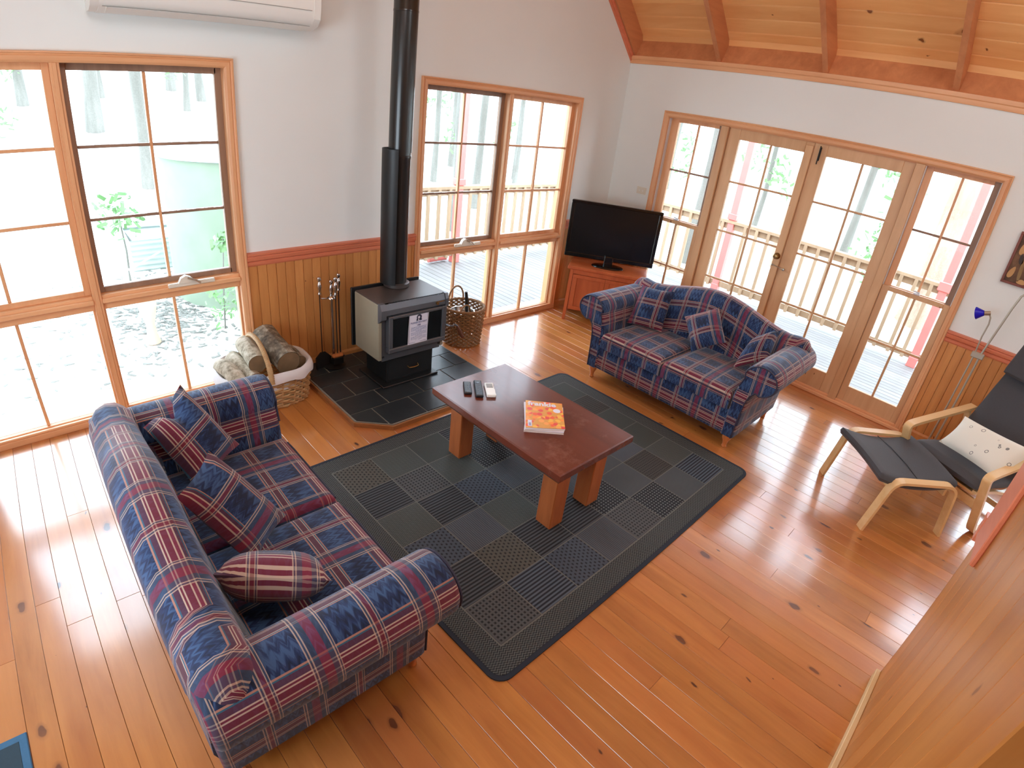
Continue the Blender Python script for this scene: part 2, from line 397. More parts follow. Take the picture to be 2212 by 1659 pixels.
M['artleaf'] = simple('ochre_paint', S(200, 156, 104), 0.7, namt=0.15)
M['artstem'] = simple('olive_paint', S(150, 124, 84), 0.7, namt=0.15)
M['artdark'] = simple('dark_grey_paint', S(70, 60, 58), 0.7, namt=0.15)

# ------------------------------------------------------------------ mesh builder
class MB:
    def __init__(s): s.v = []; s.f = []; s.uv = []
    def add(s, vs, fs, uvs=None):
        o = len(s.v); s.v += [tuple(v) for v in vs]; s.f += [tuple(i + o for i in f) for f in fs]
        s.uv += list(uvs) if uvs else [(0, 0)] * len(vs)
        return s
    def box(s, x0, y0, z0, x1, y1, z1, c=0.0, mat=None):
        if x0 > x1: x0, x1 = x1, x0
        if y0 > y1: y0, y1 = y1, y0
        if z0 > z1: z0, z1 = z1, z0
        c = min(c, (x1 - x0) * .45, (y1 - y0) * .45, (z1 - z0) * .45)
        lo = (x0, y0, z0); hi = (x1, y1, z1)
        if c <= 0:
            vs = [Vector((hi[0] if i & 1 else lo[0], hi[1] if i & 2 else lo[1], hi[2] if i & 4 else lo[2])) for i in range(8)]
            fs = [(0, 2, 3, 1), (4, 5, 7, 6), (0, 1, 5, 4), (2, 6, 7, 3), (0, 4, 6, 2), (1, 3, 7, 5)]
        else:
            vs = []; idx = {}
            for i in range(8):
                sg = [(i >> a) & 1 for a in range(3)]
                for ax in range(3):
                    p = [0, 0, 0]
                    for a in range(3):
                        full = hi[a] if sg[a] else lo[a]
                        p[a] = full if a == ax else (full - c if sg[a] else full + c)
                    idx[(i, ax)] = len(vs); vs.append(Vector(p))
            fs = []
            for ax in range(3):
                a, b = [q for q in range(3) if q != ax]
                for sgn in (0, 1):
                    ii = [(sgn << ax) | (p << a) | (q << b) for p, q in ((0, 0), (1, 0), (1, 1), (0, 1))]
                    fs.append(tuple(idx[(i, ax)] for i in ii))
            for ax in range(3):          # edges running along ax
                a, b = [q for q in range(3) if q != ax]
                for p in (0, 1):
                    for q in (0, 1):
                        i0 = (p << a) | (q << b); i1 = i0 | (1 << ax)
                        fs.append((idx[(i0, a)], idx[(i1, a)], idx[(i1, b)], idx[(i0, b)]))
            for i in range(8): fs.append((idx[(i, 0)], idx[(i, 1)], idx[(i, 2)]))
        if mat is not None: vs = [mat @ v for v in vs]
        return s.add(vs, fs)
    def tube(s, pts, r, n=10, caps=True, flat=1.0, up=None):
        pts = [Vector(p) for p in pts]; m = len(pts)
        rs = r if isinstance(r, (list, tuple)) else [r] * m
        vs = []; fs = []; prev = None
        for i, p in enumerate(pts):
            t = (pts[min(i + 1, m - 1)] - pts[max(i - 1, 0)]).normalized()
            if up is not None: ref = Vector(up)
            elif prev is None: ref = Vector((0, 0, 1)) if abs(t.z) < .9 else Vector((1, 0, 0))
            else: ref = prev
            a = (ref - t * ref.dot(t))
            if a.length < 1e-5: a = Vector((1, 0, 0)) - t * t.x
            a.normalize(); b = t.cross(a); prev = a
            for k in range(n):
                an = 2 * PI * k / n
                vs.append(p + a * (math.cos(an) * rs[i]) + b * (math.sin(an) * rs[i] * flat))
        for i in range(m - 1):
            for k in range(n):
                k2 = (k + 1) % n; fs.append((i * n + k, i * n + k2, (i + 1) * n + k2, (i + 1) * n + k))
        if caps: fs.append(tuple(range(n - 1, -1, -1))); fs.append(tuple((m - 1) * n + k for k in range(n)))
        return s.add(vs, fs)
    def lathe(s, prof, n=24, axis='z', org=(0, 0, 0), mat=None):
        vs = []; fs = []; m = len(prof)
        for (r, h) in prof:
            for k in range(n):
                a = 2 * PI * k / n; c, d = math.cos(a) * r, math.sin(a) * r
                p = {'z': (c, d, h), 'x': (h, c, d), 'y': (c, h, d)}[axis]
                vs.append(Vector(p) + Vector(org))
        for i in range(m - 1):
            for k in range(n):
                k2 = (k + 1) % n; fs.append((i * n + k, i * n + k2, (i + 1) * n + k2, (i + 1) * n + k))
        if prof[0][0] > 1e-6: fs.append(tuple(range(n)))
        if prof[-1][0] > 1e-6: fs.append(tuple((m - 1) * n + k for k in range(n)))
        if mat is not None: vs = [mat @ v for v in vs]
        return s.add(vs, fs)
    def prism(s, poly, axis, t0, t1):
        """poly: 2D outline in the two other axes (in xyz order)"""
        n = len(poly); vs = []
        for t in (t0, t1):
            for (a, b) in poly:
                vs.append({'x': (t, a, b), 'y': (a, t, b), 'z': (a, b, t)}[axis])
        fs = [tuple(range(n)), tuple(range(2 * n - 1, n - 1, -1))]
        fs += [(i, (i + 1) % n, n + (i + 1) % n, n + i) for i in range(n)]
        return s.add(vs, fs)
    def ellipsoid(s, c, r, n=16, m=10):
        prof = [(max(1e-7, math.sin(PI * i / m)), -math.cos(PI * i / m)) for i in range(m + 1)]
        vs = []; fs = []
        for (rr, h) in prof:
            for k in range(n):
                a = 2 * PI * k / n; vs.append((c[0] + r[0] * rr * math.cos(a), c[1] + r[1] * rr * math.sin(a), c[2] + r[2] * h))
        for i in range(m):
            for k in range(n):
                k2 = (k + 1) % n; fs.append((i * n + k, i * n + k2, (i + 1) * n + k2, (i + 1) * n + k))
        return s.add(vs, fs)
    def grid(s, pts, uvs=None, closed_u=False):
        """pts: rows of points"""
        R = len(pts); C_ = len(pts[0]); vs = [p for row in pts for p in row]; fs = []
        for i in range(R - 1):
            for j in range(C_ - 1 + (1 if closed_u else 0)):
                j2 = (j + 1) % C_; fs.append((i * C_ + j, i * C_ + j2, (i + 1) * C_ + j2, (i + 1) * C_ + j))
        return s.add(vs, fs, [u for row in uvs for u in row] if uvs else None)

def obj(name, mb, mat, parent=None, smooth=None, loc=None, rot=None, kind=None, label=None):
    me = bpy.data.meshes.new(name)
    me.from_pydata([tuple(v) for v in mb.v], [], mb.f)
    if any(u != (0, 0) for u in mb.uv):
        ul = me.uv_layers.new(name='uv')
        ul.data.foreach_set('uv', [c for l in me.loops for c in mb.uv[l.vertex_index]])
    bm = bmesh.new(); bm.from_mesh(me)
    bmesh.ops.recalc_face_normals(bm, faces=bm.faces); bm.to_mesh(me); bm.free()
    me.materials.append(mat)
    if smooth is not None:
        me.shade_smooth(); me.set_sharp_from_angle(angle=math.radians(smooth))
    o = bpy.data.objects.new(name, me); COL.objects.link(o)
    if parent is not None: o.parent = parent
    if loc is not None: o.location = loc
    if rot is not None: o.rotation_euler = rot
    if kind: o['kind'] = kind
    if label: o['label'] = label
    return o
def tag(o, label, cat, group=None):
    o['label'] = label; o['category'] = cat
    if group: o['group'] = group
    return o
def thing(name, label, cat, loc=(0, 0, 0), rotz=0.0, group=None):
    o = bpy.data.objects.new(name, None); COL.objects.link(o); o.empty_display_size = 0.1
    o.location = loc; o.rotation_euler = (0, 0, rotz); return tag(o, label, cat, group)
def struct(name, mb=None, mat=None, parent=None, smooth=None):
    if mb is None:
        o = bpy.data.objects.new(name, None); COL.objects.link(o); o['kind'] = 'structure'
        if parent: o.parent = parent
        return o
    o = obj(name, mb, mat, parent, smooth); o['kind'] = 'structure'; return o
def copy_tree(o, parent=None):
    c = o.copy(); COL.objects.link(c); c.parent = parent
    for ch in list(o.children): copy_tree(ch, c)
    return c
def text(name, body, size, mat, parent, mw, align='CENTER', ext=0.0003, bold=0.0):
    cu = bpy.data.curves.new(name, 'FONT'); cu.body = body; cu.size = size; cu.align_x = align; cu.align_y = 'CENTER'
    cu.extrude = ext; cu.resolution_u = 2; cu.offset = bold; cu.materials.append(mat)
    tmp = bpy.data.objects.new(name, cu); COL.objects.link(tmp)
    dg = bpy.context.evaluated_depsgraph_get(); me = bpy.data.meshes.new_from_object(tmp.evaluated_get(dg))
    COL.objects.unlink(tmp); bpy.data.objects.remove(tmp)
    o = bpy.data.objects.new(name, me); COL.objects.link(o); o.parent = parent; o.matrix_local = mw
    return o

# ------------------------------------------------------------------ room constants
XL, YF = -6.42, -7.0
XR = XL / 2
SL = 0.95
def zc(x): return 2.90 - SL * x if x > XR else 2.90 - SL * XR - SL * (XR - x)     # underside of the lining boards
def zr(x): return zc(x) - 0.27                                                 # underside of the rafters

# ------------------------------------------------------------------ floor (strip boards running along y)
fl = struct('floor', MB().box(XL - .1, YF - .1, -0.2, 0.1, 0.1, -0.020), M['darkwood'])
pitch = 0.1035; nb = int(-XL / pitch) + 1
rnd = random.Random(3)
for i in range(nb):
    x0 = -i * pitch - pitch; x1 = x0 + pitch - 0.0012
    if x0 < XL: x0 = XL
    if x1 <= x0: continue
    y = 0.0; first = True
    while y > YF:
        ln = rnd.uniform(2.2, 4.2) if not first else rnd.uniform(0.8, 3.4); first = False
        y1 = max(YF, y - ln)
        if YF < y1 and y1 - YF < 0.7: y1 = YF
        obj('floorboard', MB().box(x0, y1 + 0.0008, -0.0195, x1, y, 0.0, 0.0011), M['floor'], fl)
        y = y1

# ------------------------------------------------------------------ walls
TH = 0.14
def gable_strip(mb, xa, xb, zlo):
    xs = [xa] + ([XR] if xa < XR < xb else []) + [xb]
    poly = [(xa, zlo)] + [(xb, zlo)] + [(x, zc(x) + 0.02) for x in reversed(xs)]
    mb.prism(poly, 'y', 0.0, TH)
W1 = (-5.74, -3.89); W2 = (-2.53, -0.68); HD = 2.15
mb = MB()
gable_strip(mb, XL - TH, W1[0] + .03, -.2); gable_strip(mb, W1[0] + .03, W1[1] - .03, HD - .03)
gable_strip(mb, W1[1] - .03, W2[0] + .03, -.2); gable_strip(mb, W2[0] + .03, W2[1] - .03, HD - .03)
gable_strip(mb, W2[1] - .03, TH, -.2)
wall_back = struct('wall_back', mb, M['wall'])
# right wall with the french-door unit and, further along out of frame, a second glazed door
DB = (-3.498, -0.517); D2 = (-6.04, -4.14)
mb = MB()
for ya, yb, z0 in ((YF - TH, D2[0] + .03, -.2), (D2[0] + .03, D2[1] - .03, HD - .03), (D2[1] - .03, DB[0] + .03, -.2), (DB[0] + .03, DB[1] - .03, HD - .03), (DB[1] - .03, 0, -.2)):
    mb.box(0, ya, z0, TH, yb, 2.632)
wall_right = struct('wall_right', mb, M['wall'])
# left wall (with an unseen opening added to let daylight in) and the wall behind the camera
mb = MB(); LW = (-3.2, -1.2)
mb.box(XL - TH, YF, -.2, XL, LW[0], 2.66).box(XL - TH, LW[1], -.2, XL, 0, 2.66).box(XL - TH, LW[0], -.2, XL, LW[1], .9).box(XL - TH, LW[0], 2.1, XL, LW[1], 2.66)
wall_left = struct('wall_left', mb, M['wall'])
mb = MB(); mb.prism([(XL, -.2), (0, -.2), (0, zc(0)), (XR, zc(XR)), (XL, zc(XL))], 'y', YF - TH, YF)
wall_front = struct('wall_front', mb, M['wall'])
# ceiling boards on both slopes, rafters, blocking
ceiling = struct('ceiling', MB().prism([(0.3, zc(0.3) + .03), (XR, zc(XR) + .03), (XL - .3, zc(XL - .3) + .03), (XL - .3, zc(XL - .3) + .12), (XR, zc(XR) + .12), (0.3, zc(0.3) + .12)], 'y', YF - TH, TH), M['rafter'])
cp = 0.098
for side in (0, 1):
    n = int((0.2 - XR) / cp) + 1
    for i in range(n):
        xa = 0.2 - i * cp; xb = xa - cp + 0.0018
        if xb < XR: xb = XR
        g = 0.006
        pr_ = [(xa, zc(xa)), (xb, zc(xb)), (xb, zc(xb) + .02), (xa, zc(xa) + .02)]
        # v-jointed edges
        dx = 0.004
        pr_ = [(xa, zc(xa) + g), (xa - dx, zc(xa - dx)), (xb + dx, zc(xb + dx)), (xb, zc(xb) + g), (xb, zc(xb) + .028), (xa, zc(xa) + .028)]
        if side: pr_ = [(2 * XR - a, b) for a, b in pr_]
        for ya, yb in ((YF, -4.2), (-4.2 + .001, 0)):
            obj('ceiling_board', MB().prism(pr_, 'y', ya, yb), M['ceil'], ceiling)
rys = [-0.0225, -0.975, -1.95, -2.93, -3.90, -4.88, -5.85, -6.82]
for side in (0, 1):
    for ry in rys:
        P = [(0.0, zr(0)), (XR, zr(XR)), (XR, zc(XR)), (0.09, zc(.09)), ]
        if side: P = [(2 * XR - a, b) for a, b in P]
        obj('rafter', MB().prism(P, 'y', ry - .0225, ry + .0225), M['rafter'], ceiling)
    for a, b in zip(rys[:-1], rys[1:]):
        P = [(0.0, zr(0) + .002), (0.09, zc(.09)), (0.12, zc(.12)), (0.05, zr(0) + .002)]
        Q = [(-.02, zr(0)), (-.02, zr(0) + .022), (0.0, zr(0) + .022), (0, zr(0))]
        if side: P = [(2 * XR - p, q) for p, q in P]; Q = [(2 * XR - p, q) for p, q in Q]
        obj('blocking_board', MB().prism(P, 'y', b + .0225, a - .0225), M['rafter'], ceiling)
        q = MB().prism([(.062, zc(.062) - .004), (.085, zc(.085) - .004), (.092, zc(.092) - .03), (.078, zc(.085) - .032)] if not side else [(2 * XR - .062, zc(.062) - .004), (2 * XR - .085, zc(.085) - .004), (2 * XR - .092, zc(.092) - .03), (2 * XR - .078, zc(.085) - .032)], 'y', b + .0225, a - .0225)
        obj('scotia_strip', q, M['ceil'], ceiling)
obj('ridge_beam', MB().box(XR - .04, YF, zr(XR) - .05, XR + .04, 0, zc(XR) - .03), M['rafter'], ceiling)
# mouldings under the rafters
def mould_profile(y0):
    return [(0, 2.558), (-.012, 2.558), (-.018, 2.575), (-.018, 2.592), (-.026, 2.60), (-.030, 2.63), (-.022, 2.634), (0, 2.634)]
mb = MB().prism([(a, b) for a, b in mould_profile(0)], 'y', YF, 0)
struct('trim_1', mb, M['trimy'], None, 30)
for side in (0, 1):
    mb = MB()
    prof = [(0, 0), (-.012, 0), (-.018, .014), (-.018, .028), (-.026, .036), (-.030, .060), (0, .066)]
    pts = []
    for x in ((0.0, XR) if not side else (2 * XR - 0.0, XR)):
        xx = x if not side else 2 * XR - x
        pts.append([(x, a, 2.562 - SL * xx + b) for a, b in prof])
    mb.grid([p + [p[0]] for p in pts])
    struct('trim_%d' % (2 + side), mb, M['cedar'])

# ------------------------------------------------------------------ dado lining, chair rails, skirtings
def dado(parent, axis, a0, a1, face, pitch=0.0668):
    a = a0; sgn = -1
    while a < a1 - 0.005:
        b = min(a + pitch, a1); g = .0035; d = .012
        prof = [(a + .0006, 0), (a + .0006, d * .62), (a + g, d), (b - g, d), (b - .0006, d * .62), (b - .0006, 0)]
        mb = MB()
        if axis == 'x': mb.prism([(p, face - q) for p, q in prof], 'z', 0.05, .90)
        else: mb.prism([(face - q, p) for p, q in prof], 'z', 0.05, .90)
        obj('lining_board', mb, M['dado'] if axis == 'x' else M['dadoy'], parent)
        a = b
def rail(parent, axis, a0, a1, mat, nm='chair_rail', name2='skirting_board', skirt=True):
    prof = [(0, .868), (.016, .868), (.020, .878), (.020, .893), (.014, .900), (.026, .908), (.030, .930), (.024, .938), (.034, .944), (.034, .958), (0, .962)]
    for p_, n_ in ((prof, nm), ([(0, 0), (.022, 0), (.022, .062), (.014, .078), (0, .08)], name2)):
        if n_ == name2 and not skirt: continue
        mb = MB()
        if axis == 'x': mb.prism([(-q, z) for q, z in p_], 'x', a0, a1)
        else: mb.prism([(-q, z) for q, z in p_], 'y', a0, a1)
        o = obj(n_, mb, mat if n_ == nm else M['dado'], parent)
# note: prism on 'x' takes (y, z); on 'y' takes (x, z)
for a0, a1 in ((XL, W1[0]), (W1[1], W2[0]), (W2[1], 0)):
    dado(wall_back, 'x', a0, a1, 0.0); rail(wall_back, 'x', a0, a1, M['cedar'])
for a0, a1 in ((YF, D2[0]), (D2[1], DB[0]), (DB[1], 0)):
    dado(wall_right, 'y', a0, a1, 0.0); rail(wall_right, 'y', a0, a1, M['cedary'])

# ------------------------------------------------------------------ windows on the back wall
def casing(parent, ax, a0, a1, h, w=0.056, mat=None):
    """three-step architrave: two legs and a head; ax 'x' lies on y=0, 'y' lies on x=0"""
    prof = [(0, 0), (0, .020), (.003, .025), (.009, .026), (.012, .020), (.018, .017), (.024, .022), (w - .012, .021), (w - .005, .017), (w, .012), (w, 0)]
    def put(nm, ends, mt):
        rows = []
        for e in ends:
            rows.append([(e(p)[0], -d, e(p)[1]) if ax == 'x' else (-d, e(p)[0], e(p)[1]) for p, d in prof])
        mb = MB().grid(rows); mb.add(rows[0], [tuple(range(len(prof)))]); mb.add(rows[-1], [tuple(range(len(prof)))])
        obj(nm, mb, mt, parent)
    put('casing', [lambda p: (a0 + p, 0.0), lambda p: (a0 + p, h - p)], M['trimwood'])
    put('casing', [lambda p: (a1 - p, 0.0), lambda p: (a1 - p, h - p)], M['trimwood'])
    put('casing', [lambda p: (a0 + p, h - p), lambda p: (a1 - p, h - p)], M['trimx'] if ax == 'x' else M['trimy'])

def B3(mb, ax, a0, a1, d0, d1, z0, z1, c=.002):
    """box in wall coordinates: a along the wall, d depth outwards"""
    if ax == 'x': mb.box(a0, d0, z0, a1, d1, z1, c)
    else: mb.box(d0, a0, z0, d1, a1, z1, c)
    return mb
def winder(parent, x, z, hand=1):
    w = obj('window_winder', MB().box(x - .14, -.045, z - .012, x + .15, -.022, z + .014, .005), M['white2'], parent)
    obj('winder_housing', MB().prism([(x - .08, z + .01), (x - .06, z + .045), (x - .03, z + .058), (x + .0, z + .045), (x + .03, z + .012)], 'y', -.052, -.02), M['white2'], w)
    obj('winder_handle', MB().tube([(x - .02, -.055, z + .045), (x + .02, -.07, z + .03), (x + .05, -.075, z + .008)], [.007, .006, .008], 8), M['nickel'], w, 40)

def build_window(name, W, left_awning, wx):
    root = struct(name)
    x0, x1 = W; casing(root, 'x', x0, x1, HD)
    i0, i1 = x0 + .056, x1 - .056; mid = (x0 + x1) / 2
    F = M['trimwood']
    top = HD - .055
    # lining of the opening
    for nm, a, b, z0, z1 in (('jamb', i0 - .03, i0, 0, top + .03), ('jamb', i1, i1 + .03, 0, top + .03)):
        obj(nm, B3(MB(), 'x', a, b, 0, .13, z0, z1), F, root)
    obj('head_jamb', B3(MB(), 'x', i0, i1, 0, .13, top, top + .03), M['trimx'], root)
    obj('sill', B3(MB(), 'x', i0, i1, -.0, .17, 0.0, .045).box(i0, .02, .045, i1, .15, .052, .002), M['trimx'], root)
    obj('bottom_trim', B3(MB(), 'x', x0, x1, -.03, 0, 0.0, .04).box(x0, -.022, .04, x1, 0, .055, .003), M['trimx'], root)
    obj('mullion', B3(MB(), 'x', mid - .024, mid + .024, -.012, .11, .052, top).box(mid - .011, -.018, .052, mid + .011, -.01, top, .003), F, root)
    for a, b in ((i0, mid - .024), (mid + .024, i1)):
        obj('transom', B3(MB(), 'x', a, b, .01, .11, .738, .80).box(a, -.026, .785, b, .10, .812, .004).box(a, .0, .80, b, .09, .83, .003), M['trimx'], root)
    for k, (a, b) in enumerate(((i0, mid - .024), (mid + .024, i1))):
        awn = (k == 0) == left_awning
        mt = M['sashdark'] if awn else M['trimwood']
        st = .036 if not awn else .030
        dd = (.035, .075) if not awn else (.05, .09)
        sash = obj('sash', B3(MB(), 'x', a, a + st, dd[0], dd[1], .83, top), mt, root)
        mbs = MB()
        for aa, bb, z0, z1 in ((b - st - (.01 if awn else 0), b, .83, top), (a + st, b - st, .83, .862), (a + st, b - st, top - .036, top)):
            B3(mbs, 'x', aa, bb, dd[0], dd[1], z0, z1)
        obj('sash_rail', mbs, mt, sash)
        g0, g1 = a + st, b - st - (.01 if awn else 0); gm = (g0 + g1) / 2
        obj('glazing_bar', B3(MB(), 'x', gm - .009, gm + .009, dd[0] + .008, dd[1] - .004, .862, top - .036, .003), M['trimwood'], sash)
        for zz in (1.262, 1.665):
            obj('glazing_bar', B3(MB(), 'x', g0, g1, dd[0] + .01, dd[1] - .006, zz - .009, zz + .009, .003), mt, sash)
        for ga, gb in ((g0, gm - .009), (gm + .009, g1)):
            for za, zb in ((.862, 1.253), (1.271, 1.656), (1.674, top - .036)):
                obj('glass_pane', B3(MB(), 'x', ga, gb, .058, .062, za, zb, 0), M['glass'], sash)
        # low fixed light
        obj('glazing_bar', B3(MB(), 'x', gm - .009, gm + .009, .035, .07, .052, .738, .003), M['trimwood'], root)
        obj('glazing_bead', B3(MB(), 'x', a, a + .012, .03, .08, .052, .738), M['trimwood'], root)
        obj('glazing_bead', B3(MB(), 'x', b - .012, b, .03, .08, .052, .738), M['trimwood'], root)
        for ga, gb in ((a + .012, gm - .009), (gm + .009, b - .012)):
            obj('glass_pane', B3(MB(), 'x', ga, gb, .05, .054, .052, .738, 0), M['glass'], root)
    winder(root, wx, .826)
    return root
build_window('window_1', W1, False, -4.27)
build_window('window_2', W2, True, -1.99)

# ------------------------------------------------------------------ french doors and sidelights on the right wall
def panes(parent, ax, g0, g1, zs, d, mid=None):
    m = (g0 + g1) / 2 if mid is None else mid
    for ga, gb in ((g0, m - .009), (m + .009, g1)):
        for za, zb in zip(zs[:-1], zs[1:]):
            obj('glass_pane', B3(MB(), ax, ga, gb, d, d + .004, za + .009, zb - .009, 0), M['glass'], parent)
def leaf(name, a0, a1, g0, g1, z0, z1, zs, d0=.012, d1=.05, mat=None, parent=None, botz=.225, topz=1.995, kind=True):
    mat = mat or M['door']
    root = struct(name)
    obj('stile', B3(MB(), 'y', a0, g0, d0, d1, z0, z1, .003), mat, root)
    obj('stile', B3(MB(), 'y', g1, a1, d0, d1, z0, z1, .003), mat, root)
    obj('bottom_rail', B3(MB(), 'y', g0, g1, d0, d1, z0, botz, .003), mat, root)
    obj('top_rail', B3(MB(), 'y', g0, g1, d0, d1, topz, z1, .003), mat, root)
    m = (g0 + g1) / 2
    obj('glazing_bar', B3(MB(), 'y', m - .009, m + .009, d0 + .006, d1 - .006, botz, topz, .004), mat, root)
    for z in zs:
        obj('glazing_bar', B3(MB(), 'y', g0, g1, d0 + .008, d1 - .008, z - .009, z + .009, .004), mat, root)
    # rounded inner corners of each light
    panes(root, 'y', g0, g1, [botz - .009] + list(zs) + [topz + .009], (d0 + d1) / 2)
    return root
frame = struct('trim_4')
casing(frame, 'y', DB[0], DB[1], HD)
for a, b in ((DB[0] + .026, DB[0] + .056), (DB[1] - .056, DB[1] - .026)):
    obj('jamb', B3(MB(), 'y', a, b, 0, .13, 0, 2.095), M['trimwood'], frame)
obj('head_jamb', B3(MB(), 'y', DB[0] + .056, DB[1] - .056, 0, .13, 2.087, 2.12), M['trimy'], frame)
obj('threshold', B3(MB(), 'y', DB[0], DB[1], -.028, .14, 0, .032, .006).box(.0, DB[0] + .05, .03, .12, DB[1] - .05, .05, .004), M['trimy'], frame)
for a, b in ((-1.222, -1.145), (-2.905, -2.832)):
    obj('post', B3(MB(), 'y', a, b, -.012, .13, .03, 2.093, .004), M['door'], frame)
d1 = leaf('door_1', -2.020, -1.225, -1.947, -1.337, .05, 2.09, (.695, 1.155, 1.615))
obj('astragal', B3(MB(), 'y', -2.02, -1.955, -.008, .012, .06, 2.06, .004), M['door'], d1)
k = obj('door_knob', MB().lathe([(.0, -.062), (.018, -.06), (.026, -.048), (.022, -.034), (.011, -.026), (.011, -.012), (.030, -.012), (.032, -.004), (.032, 0)], 20, 'x', (.0, -1.985, 1.086)), M['brass'], d1, 40)
d2 = leaf('door_2', -2.830, -2.022, -2.745, -2.138, .05, 2.09, (.695, 1.155, 1.615))
obj('cabin_hook', MB().lathe([(0, -.03), (.012, -.028), (.012, -.02), (.006, -.015), (.006, 0)], 12, 'x', (.012, -2.075, .985)).tube([(-.012, -2.075, .985), (-.02, -2.03, .995), (-.016, -1.99, 1.0), (-.012, -1.965, 1.0)], .005, 8).ellipsoid((-.012, -1.965, 1.0), (.011, .011, .011), 10, 6), M['nickel'], d2, 40)
obj('slide_bolt', MB().box(-.006, -2.09, 1.95, .012, -2.075, 2.06, .002).tube([(-.01, -2.082, 1.92), (-.01, -2.082, 2.07)], .005, 8), M['iron'], d2)
def sidelight(name, a0, a1, g0, g1, dmid):
    root = struct(name)
    mt = M['trimwood']
    up = obj('upper_sash', B3(MB(), 'y', a0, g0, .05, .085, 1.10, 2.093), M['sashdark'], root)
    obj('sash_rail', B3(B3(B3(MB(), 'y', g1, a1, .05, .085, 1.10, 2.093), 'y', g0, g1, .05, .085, 2.058, 2.093), 'y', g0, g1, .05, .085, 1.10, 1.135), M['trimwood'], up)
    lo = obj('lower_sash', B3(MB(), 'y', a0, g0, .012, .048, .03, 1.13), M['door'], root)
    obj('sash_rail', B3(B3(B3(MB(), 'y', g1, a1, .012, .048, .03, 1.13), 'y', g0, g1, .012, .048, .03, .192), 'y', g0, g1, .012, .048, 1.092, 1.13), M['door'], lo)
    m = (g0 + g1) / 2
    obj('glazing_bar', B3(MB(), 'y', m - .009, m + .009, .056, .08, 1.135, 2.058, .003), M['trimwood'], up)
    obj('glazing_bar', B3(MB(), 'y', g0, g1, .058, .078, 1.593, 1.611, .003), M['sashdark'], up)
    obj('glazing_bar', B3(MB(), 'y', m - .009, m + .009, .018, .042, .192, 1.092, .003), M['door'], lo)
    obj('glazing_bar', B3(MB(), 'y', g0, g1, .02, .04, .646, .664, .003), M['door'], lo)
    panes(up, 'y', g0, g1, [1.126, 1.602, 2.067], .066, m); panes(lo, 'y', g0, g1, [.183, .655, 1.101], .03, m)
    for a, b in ((a0 - .006, a0 + .004), (a1 - .004, a1 + .006)):
        obj('sash_channel', B3(MB(), 'y', a, b, .010, .048, 1.13, 2.09, .001), M['track'], root)
    obj('sash_lock', MB().box(.0, m - .025, 1.13, .03, m + .025, 1.145, .004).tube([(.012, m - .02, 1.15), (.012, m + .03, 1.155)], .006, 8), M['track'], root)
sidelight('window_3', -1.142, -0.575, -1.10, -0.660, .03)
sidelight('window_4', -3.440, -2.907, -3.392, -2.962, .03)
# second glazed door out of frame to the right (its light falls on the floor behind the armchair)
f2 = struct('trim_5'); casing(f2, 'y', D2[0], D2[1], HD)
obj('threshold', B3(MB(), 'y', D2[0], D2[1], -.028, .14, 0, .032, .006), M['trimy'], f2)
for k_, (a, b) in enumerate(((-5.984, -5.095), (-5.090, -4.196))):
    leaf('door_%d' % (3 + k_), a, b, a + .07, b - .07, .05, 2.09, (.695, 1.155, 1.615))
obj('switch_plate', MB().box(-.006, -.470, 1.30, 0, -.355, 1.372, .002), M['white2'], None)
sw = bpy.data.objects['switch_plate']; tag(sw, 'cream double light switch plate beside the french doors', 'light switch')
for yy_ in (-.440, -.398): obj('switch_rocker', MB().box(-.010, yy_, 1.328, -.006, yy_ + .012, 1.344, .001), M['white'], sw)

# ------------------------------------------------------------------ partition on the right (pine lined end wall by the stair)
part = struct('wall_partition', MB().box(-4.12, -4.13, 0, -2.79, -4.026, 2.45), M['darkwood'])
a = -2.782
rp_ = random.Random(5)
while a > -4.11:
    w = 0.128; b = max(a - w, -4.12)
    prof = [(a - .0005, -4.026), (a - .0005, -4.0132), (a - .0018, -4.012), (b + .0018, -4.012), (b + .0005, -4.0132), (b + .0005, -4.026)]
    obj('lining_board', MB().prism(prof, 'z', 0.0, 2.45), M['panel'], part)
    a = b
obj('end_board', MB().box(-2.79, -4.13, 0, -2.775, -4.012, 2.45, .002), M['panel'], part)
obj('skirting_board', MB().box(-4.12, -4.012, 0, -2.785, -3.990, .055, .003), M['paleskirt'], part)
obj('red_upright_board', MB().box(-3.035, -4.012, .885, -2.800, -3.994, 2.45, .004), M['cedar'], part, label='red stained upright board')
obj('chair_rail', MB().prism([(-2.80, .855), (-2.76, .855), (-2.752, .868), (-2.760, .882), (-2.745, .895), (-2.745, .915), (-2.755, .93), (-2.738, .945), (-2.738, .962), (-2.80, .966)], 'y', -4.13, -3.992), M['cedar'], part)
obj('corner_trim', MB().box(-4.19, -4.13, 0, -4.12, -3.995, 2.45, .004), M['paleskirt'] if False else M['panel'], part)
struct('wall_stair', MB().box(XL, -4.20, 0, -4.19, -4.10, 2.45), M['darkwood'])

